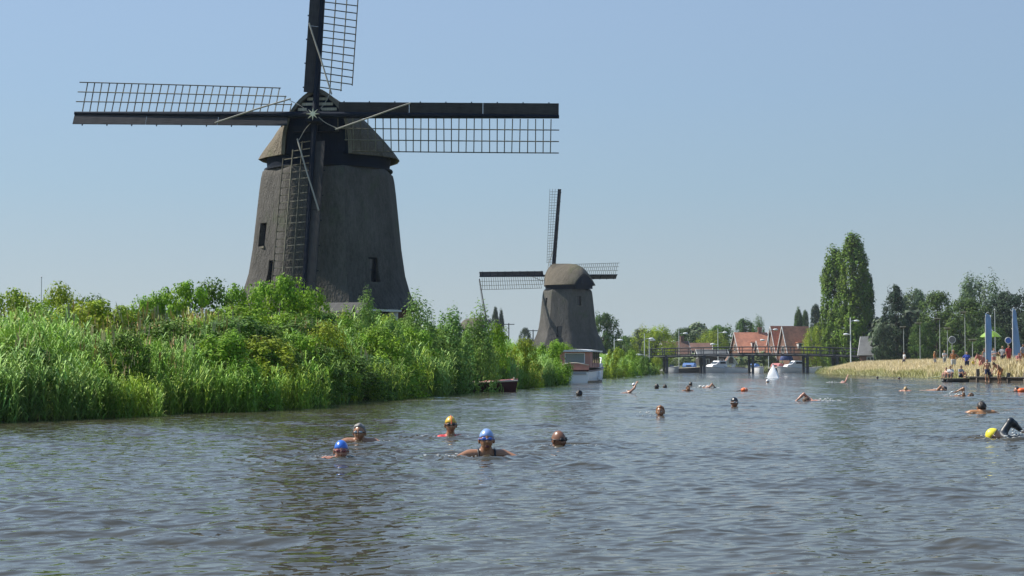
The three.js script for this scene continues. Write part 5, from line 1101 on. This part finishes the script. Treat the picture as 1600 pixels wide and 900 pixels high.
// floats
function float_(label, p, turn, L, R, m) {
  const o = thing('swim_float', label, 'float', p, turn);
  mesh('bladder', new THREE.CapsuleGeometry(R, L, 10, 24).rotateZ(PI / 2).scale(1, .85, 1.1).translate(0, R * .45, 0), m, o); mesh('seam', new THREE.TorusGeometry(R * 1.02, .012, 6, 30).rotateY(PI / 2).scale(1, .85, 1.1).translate(0, R * .45, 0), BM.grey, o);
  mesh('valve', bar(V(L / 2 + R * .9, R * .5, 0), V(L / 2 + R * 1.15, R * .55, 0), .03, .025), BM.black, o); mesh('strap', tube([V(-L / 2 - R, R * .3, 0), V(-L / 2 - R - .15, .03, .05), V(-L / 2 - R - .4, -.03, .1)], .012, 10, 5), BM.black, o);
}
float_('round orange swim float bobbing in midstream before the bridge', onWater(1163, 611.5), .4, .06, .12, BM.orange);
float_('long orange float in front of the swimmer at the right edge', onWater(1604, 612.5), .15, .5, .13, BM.orange);

// people on the right bank
function standing(o, pose) {                                 // joints of a standing adult, 1.75 m
  const J = { across: V(1, 0, 0), pelvis: V(0, .97, 0), waist: V(0, 1.13, 0), chest: V(0, 1.30, -.01), neck: V(0, 1.47, -.02), shL: V(-.185, 1.42, -.02), shR: V(.185, 1.42, -.02), elL: V(-.25, 1.13, -.04), elR: V(.25, 1.13, -.04), wrL: V(-.27, .87, .06), wrR: V(.27, .87, .06), hipL: V(-.095, .93, 0), hipR: V(.095, .93, 0), knL: V(-.105, .5, .02), knR: V(.105, .5, .02), anL: V(-.11, .08, -.02), anR: V(.11, .08, -.02), toL: V(-.13, .035, .13), toR: V(.13, .035, .13), head: V(0, 1.635, .02) };
  if (pose === 'akimbo') { J.elL = V(-.4, 1.17, -.06); J.wrL = V(-.2, 1.0, .06); J.elR = V(.28, 1.14, .03); J.wrR = V(.17, 1.05, .24); }
  if (pose === 'phone') { J.elR = V(.27, 1.16, .05); J.wrR = V(.12, 1.3, .27); J.elL = V(-.27, 1.16, .05); J.wrL = V(-.1, 1.27, .27); }
  if (pose === 'stride') { J.knL = V(-.1, .52, .2); J.anL = V(-.11, .12, .22); J.toL = V(-.12, .06, .36); J.anR = V(.1, .09, -.22); J.toR = V(.11, .04, -.08); J.knR = V(.1, .5, -.04); J.wrL = V(-.27, .9, -.12); J.wrR = V(.28, .93, .2); }
  if (pose === 'bend') { const B = V(0, .95, -.08); for (const k of ['pelvis', 'waist', 'chest', 'neck', 'shL', 'shR', 'head']) J[k] = J[k].clone().sub(V(0, .95, 0)).applyAxisAngle(V(1, 0, 0), .95).add(B); J.elL = J.shL.clone().add(V(-.06, -.28, .08)); J.elR = J.shR.clone().add(V(.06, -.28, .08)); J.wrL = J.elL.clone().add(V(.06, -.2, .12)); J.wrR = J.elR.clone().add(V(-.06, -.2, .12)); J.hipL.z = J.hipR.z = -.08; J.knL.z = J.knR.z = .05; }
  if (pose === 'sit') { const d = V(0, -.75, 0); for (const k of ['pelvis', 'waist', 'chest', 'neck', 'shL', 'shR', 'elL', 'elR', 'head']) J[k].add(d); J.waist.z -= .04; J.chest.z += .02; J.head.z += .05; J.neck.z += .03; J.hipL = V(-.1, .18, .02); J.hipR = V(.1, .18, .02); J.knL = V(-.15, .48, .36); J.knR = V(.15, .48, .36); J.anL = V(-.12, .08, .5); J.anR = V(.12, .08, .5); J.toL = V(-.13, .04, .66); J.toR = V(.13, .04, .66); J.elL = V(-.26, .42, .14); J.elR = V(.26, .42, .14); J.wrL = V(-.1, .42, .4); J.wrR = V(.1, .42, .4); }
  return J;
}
function person(label, px, rows, turn, pose, { Z = 0, skin = 'fair', top, topSleeve = true, bottom, legs = 'short', hair = HAIR.brown, long = false, cap, lift = 0, y, dx = 0 }) {
  if (!Z) { Z = 116; while (Z < 190 && !(inland(xAt(px, Z), Z) > .4 && HORIZON + F * (EYE - groundY(xAt(px, Z), Z)) / Z <= rows[1])) Z += .5; }
  const height = (rows[1] - rows[0]) / F * Z;
  const X = xAt(px, Z) + dx, o = thing('person', label, 'person', V(X, (y ?? groundY(X, Z)) + lift, -Z), turn), J = standing(o, pose), s = height / 1.75; o.scale.setScalar(s);
  const hp = J.head, skull = dressHead(o, hp, quat(pose === 'bend' ? .5 : pose === 'phone' ? .3 : .05, 0, 0), cap ? { cap, hair } : { hair, hairLong: long });
  const all = [...torsoBones(J, .95), ...armBones(J, 0), ...armBones(J, 1), ...legBones(J, 0), ...legBones(J, 1), [J.neck.clone().lerp(J.chest, .1), hp.clone().lerp(J.neck, .3), .054, .05], [J.pelvis, J.hipL, .1, .09], [J.pelvis, J.hipR, .1, .09]];
  mesh('body', [flesh(all, .024), skull, handAt(1, J.wrL, J.elL, false), handAt(0, J.wrR, J.elR, false)], SKIN[skin], o);
  const wrap = (bones, g) => flesh(bones.map(([a, b, ra, rb]) => [a, b, ra + g, rb + g]), .024), cut = (list, t) => list.slice(0, 1).map(([a, b, ra, rb]) => [a, a.clone().lerp(b, t), ra, lerp(ra, rb, t)]);
  if (top) mesh(topSleeve ? 'shirt' : 'swimsuit', wrap([...torsoBones(J, .95).slice(topSleeve ? 0 : 0, topSleeve ? 6 : 4), ...(topSleeve ? [...cut(armBones(J, 0), .6), ...cut(armBones(J, 1), .6)] : [])], topSleeve ? .018 : .009), top, o);
  if (bottom) mesh(legs === 'long' ? 'trousers' : legs === 'short' ? 'shorts' : 'swim_briefs', wrap([[J.pelvis, J.hipL, .1, .09], [J.pelvis, J.hipR, .1, .09], ...(legs === 'long' ? [...legBones(J, 0).slice(0, 3), ...legBones(J, 1).slice(0, 3)] : cut(legBones(J, 0), legs === 'short' ? .7 : .15).concat(cut(legBones(J, 1), legs === 'short' ? .7 : .15)))], .017), bottom, o);
  if (long && hair) mesh('long_hair', flesh([[hp.clone().add(V(0, .02, -.07)), J.neck.clone().add(V(0, -.12, -.1)), .075, .06]], .022), hair, o);
  return o;
}
const CL = { white: std(.75, .75, .73, .85, { map: clothMap }), blue: std(.04, .09, .48, .8, { map: clothMap }), navy: std(.02, .03, .08, .85, { map: clothMap }), red: std(.55, .05, .05, .8, { map: clothMap }), orange: std(.6, .24, .08, .8, { map: clothMap }), pink: std(.65, .25, .22, .8, { map: clothMap }), grey: std(.4, .4, .42, .85, { map: clothMap }), black: std(.02, .02, .024, .8), yellow: std(.7, .5, .06, .8) };
person('person in a white shirt standing in the grass behind the pontoon', 1476, [548, 574], .4, 'phone', { top: CL.white, bottom: CL.grey, legs: 'long', hair: HAIR.blond });
person('woman with long auburn hair standing above the seated bathers', 1490, [547, 581], 3.0, 'akimbo', { top: CL.orange, topSleeve: false, bottom: CL.white, hair: HAIR.auburn, long: true, skin: 'tan' });
person('bather in a white shirt sitting on the pontoon under the auburn haired woman', 1485, [560, 594], -.4, 'sit', { Z: 114.6, top: CL.white, bottom: CL.grey, hair: HAIR.brown, skin: 'tan', y: .24 });
person('bather in a grey shirt sitting on the pontoon next to the person in white', 1501, [559, 594], .5, 'sit', { Z: 114.7, top: CL.grey, bottom: CL.navy, hair: HAIR.dark, skin: 'tan', y: .24 });
person('bare backed bather crouched at the outer end of the pontoon', 1479, [564, 594], -.9, 'sit', { Z: 114.8, bottom: CL.white, hair: HAIR.brown, skin: 'pink', y: .24 });
person('person in a bright blue shirt and dark shorts standing on the bank', 1511, [550, 582], -.3, 'akimbo', { top: CL.blue, bottom: CL.navy, hair: HAIR.grey, skin: 'fair' });
person('tanned person in a pale vest standing just left of the straight blue flag', 1538.5, [544, 577], .6, 'stand', { top: CL.white, topSleeve: false, bottom: CL.pink, hair: HAIR.brown, skin: 'tan' });
person('person in pink bending in the grass beside the straight blue flag', 1533, [546, 583], -.8, 'bend', { top: CL.pink, bottom: CL.pink, hair: HAIR.brown, skin: 'pink' });
person('bather in dark trunks stepping down the dock beside the flag', 1542.5, [561, 597], -.3, 'stride', { Z: 111.2, bottom: CL.navy, hair: HAIR.dark, skin: 'tan', y: .0 });
person('person in a white top under the green parasol behind the flag', 1553, [544, 575], .2, 'phone', { top: CL.white, bottom: CL.pink, hair: HAIR.brown, skin: 'pink' });
person('light haired person between the parasol and the person in red', 1567, [541, 573], -.5, 'akimbo', { top: CL.grey, bottom: CL.navy, hair: HAIR.blond, skin: 'tan' });
person('person in a red shirt beside the round blue sign', 1576.5, [540, 572], .3, 'stand', { top: CL.red, bottom: CL.red, hair: HAIR.brown, skin: 'tan' });
person('dark haired boy in orange trunks bending over the dock edge', 1562, [558, 598], -1.2, 'bend', { Z: 109.3, bottom: CL.orange, hair: HAIR.dark, skin: 'tan', y: -.05 });
person('dark haired person sitting in the grass right of the flared flag', 1592, [548, 581], .2, 'sit', { top: CL.pink, bottom: CL.navy, hair: HAIR.dark, skin: 'pink', lift: .1 });
person('person at the right edge standing behind the seated one', 1599, [543, 576], .5, 'stand', { top: CL.grey, bottom: CL.orange, hair: HAIR.dark, skin: 'tan' });
person('small child in a yellow hat standing in the grass right of the blue shirt', 1521, [562, 580], .2, 'stand', { top: CL.yellow, bottom: CL.white, hair: HAIR.blond, cap: CL.yellow, skin: 'fair' });
person('faint far person in tan clothes on the bank road', 1460.5, [547, 572], 1.2, 'stride', { Z: 172, top: CL.orange, bottom: CL.grey, hair: HAIR.blond, skin: 'tan' });
person('far walker in white and dark clothes near the lamp by the conical tree', 1413, [549, 571], -1.2, 'stride', { Z: 196, top: CL.white, bottom: CL.navy, hair: HAIR.brown, skin: 'tan' });

// white water thrown up by the crawl swimmers
{
  const r = rng(17), drop = new THREE.IcosahedronGeometry(1, 1), foam = std(.75, .77, .76, .25);
  const spray = (key, label, dx, L, W, n, hgt, s) => {
    const list = [], p = place[key];
    for (let k = 0; k < n; k++) { const a = (r() + r() - 1) * L, b = (r() + r() - 1) * W, h = pow(r(), 3) * hgt * (1 - abs(a) / L), q = s * (.3 + r() * r() * 1.6); list.push([placed(p.x + dx + a, .012 + h, p.z + b, r() * 6, q * (1.2 + r()), q * (h > .04 ? 1 : .4)), rgb(.8, .8, .78)]); }
    tag(instanced('splash', drop, foam, list), label, 'splash', null, 'stuff');
  };
  spray('crawl', 'white splash and foam round the wetsuit crawl swimmer', .42, 1.0, .5, 700, .13, .0075);
  spray('armPink', 'small splash behind the bare skinned crawl swimmer', .5, .5, .3, 70, .1, .016);
  spray('splashFar', 'white splash of the far swimmer before the bridge', .0, .7, .3, 70, .16, .03);
  spray('armMid', 'white splash under the bent wet arm', -.3, .6, .3, 60, .3, .022);
  spray('armFar', 'pale splash of the far swimmer near the right bank', -.5, .7, .3, 50, .12, .03);
  spray('paleBlue', 'bubbles on the water between the yellow cap and pale blue cap', -.35, .5, .4, 150, .02, .006);
  spray('blueCap', 'drops and foam round the deep blue cap', .05, .5, .2, 90, .05, .006);
  spray('yellowCap', 'foam round the red vest of the bather in the yellow cap', -.1, .6, .25, 90, .03, .006);
  spray('bald', 'bubbles round the bald bather', .1, .45, .2, 70, .02, .006);
  spray('greyCap', 'drops round the grey haired bather', .05, .45, .2, 60, .03, .006);
  spray('backMan', 'foam beside the tanned man swimming away', .2, .6, .2, 60, .04, .010);
  spray('crawlFar', 'white splash under the straight raised arm by the left bank', .1, .5, .2, 50, .12, .014);
  spray('darkBack', 'splash beside the rounded bare back', -.3, .6, .2, 50, .08, .014);
  spray('headD', 'white water behind the brown haired bather', -.4, .5, .2, 40, .05, .014);
  spray('boy', 'small splash behind the boy with brown hair', -.32, .25, .2, 40, .14, .010);
}

renderer.setSize(1024, 576);
renderer.render(scene, camera);
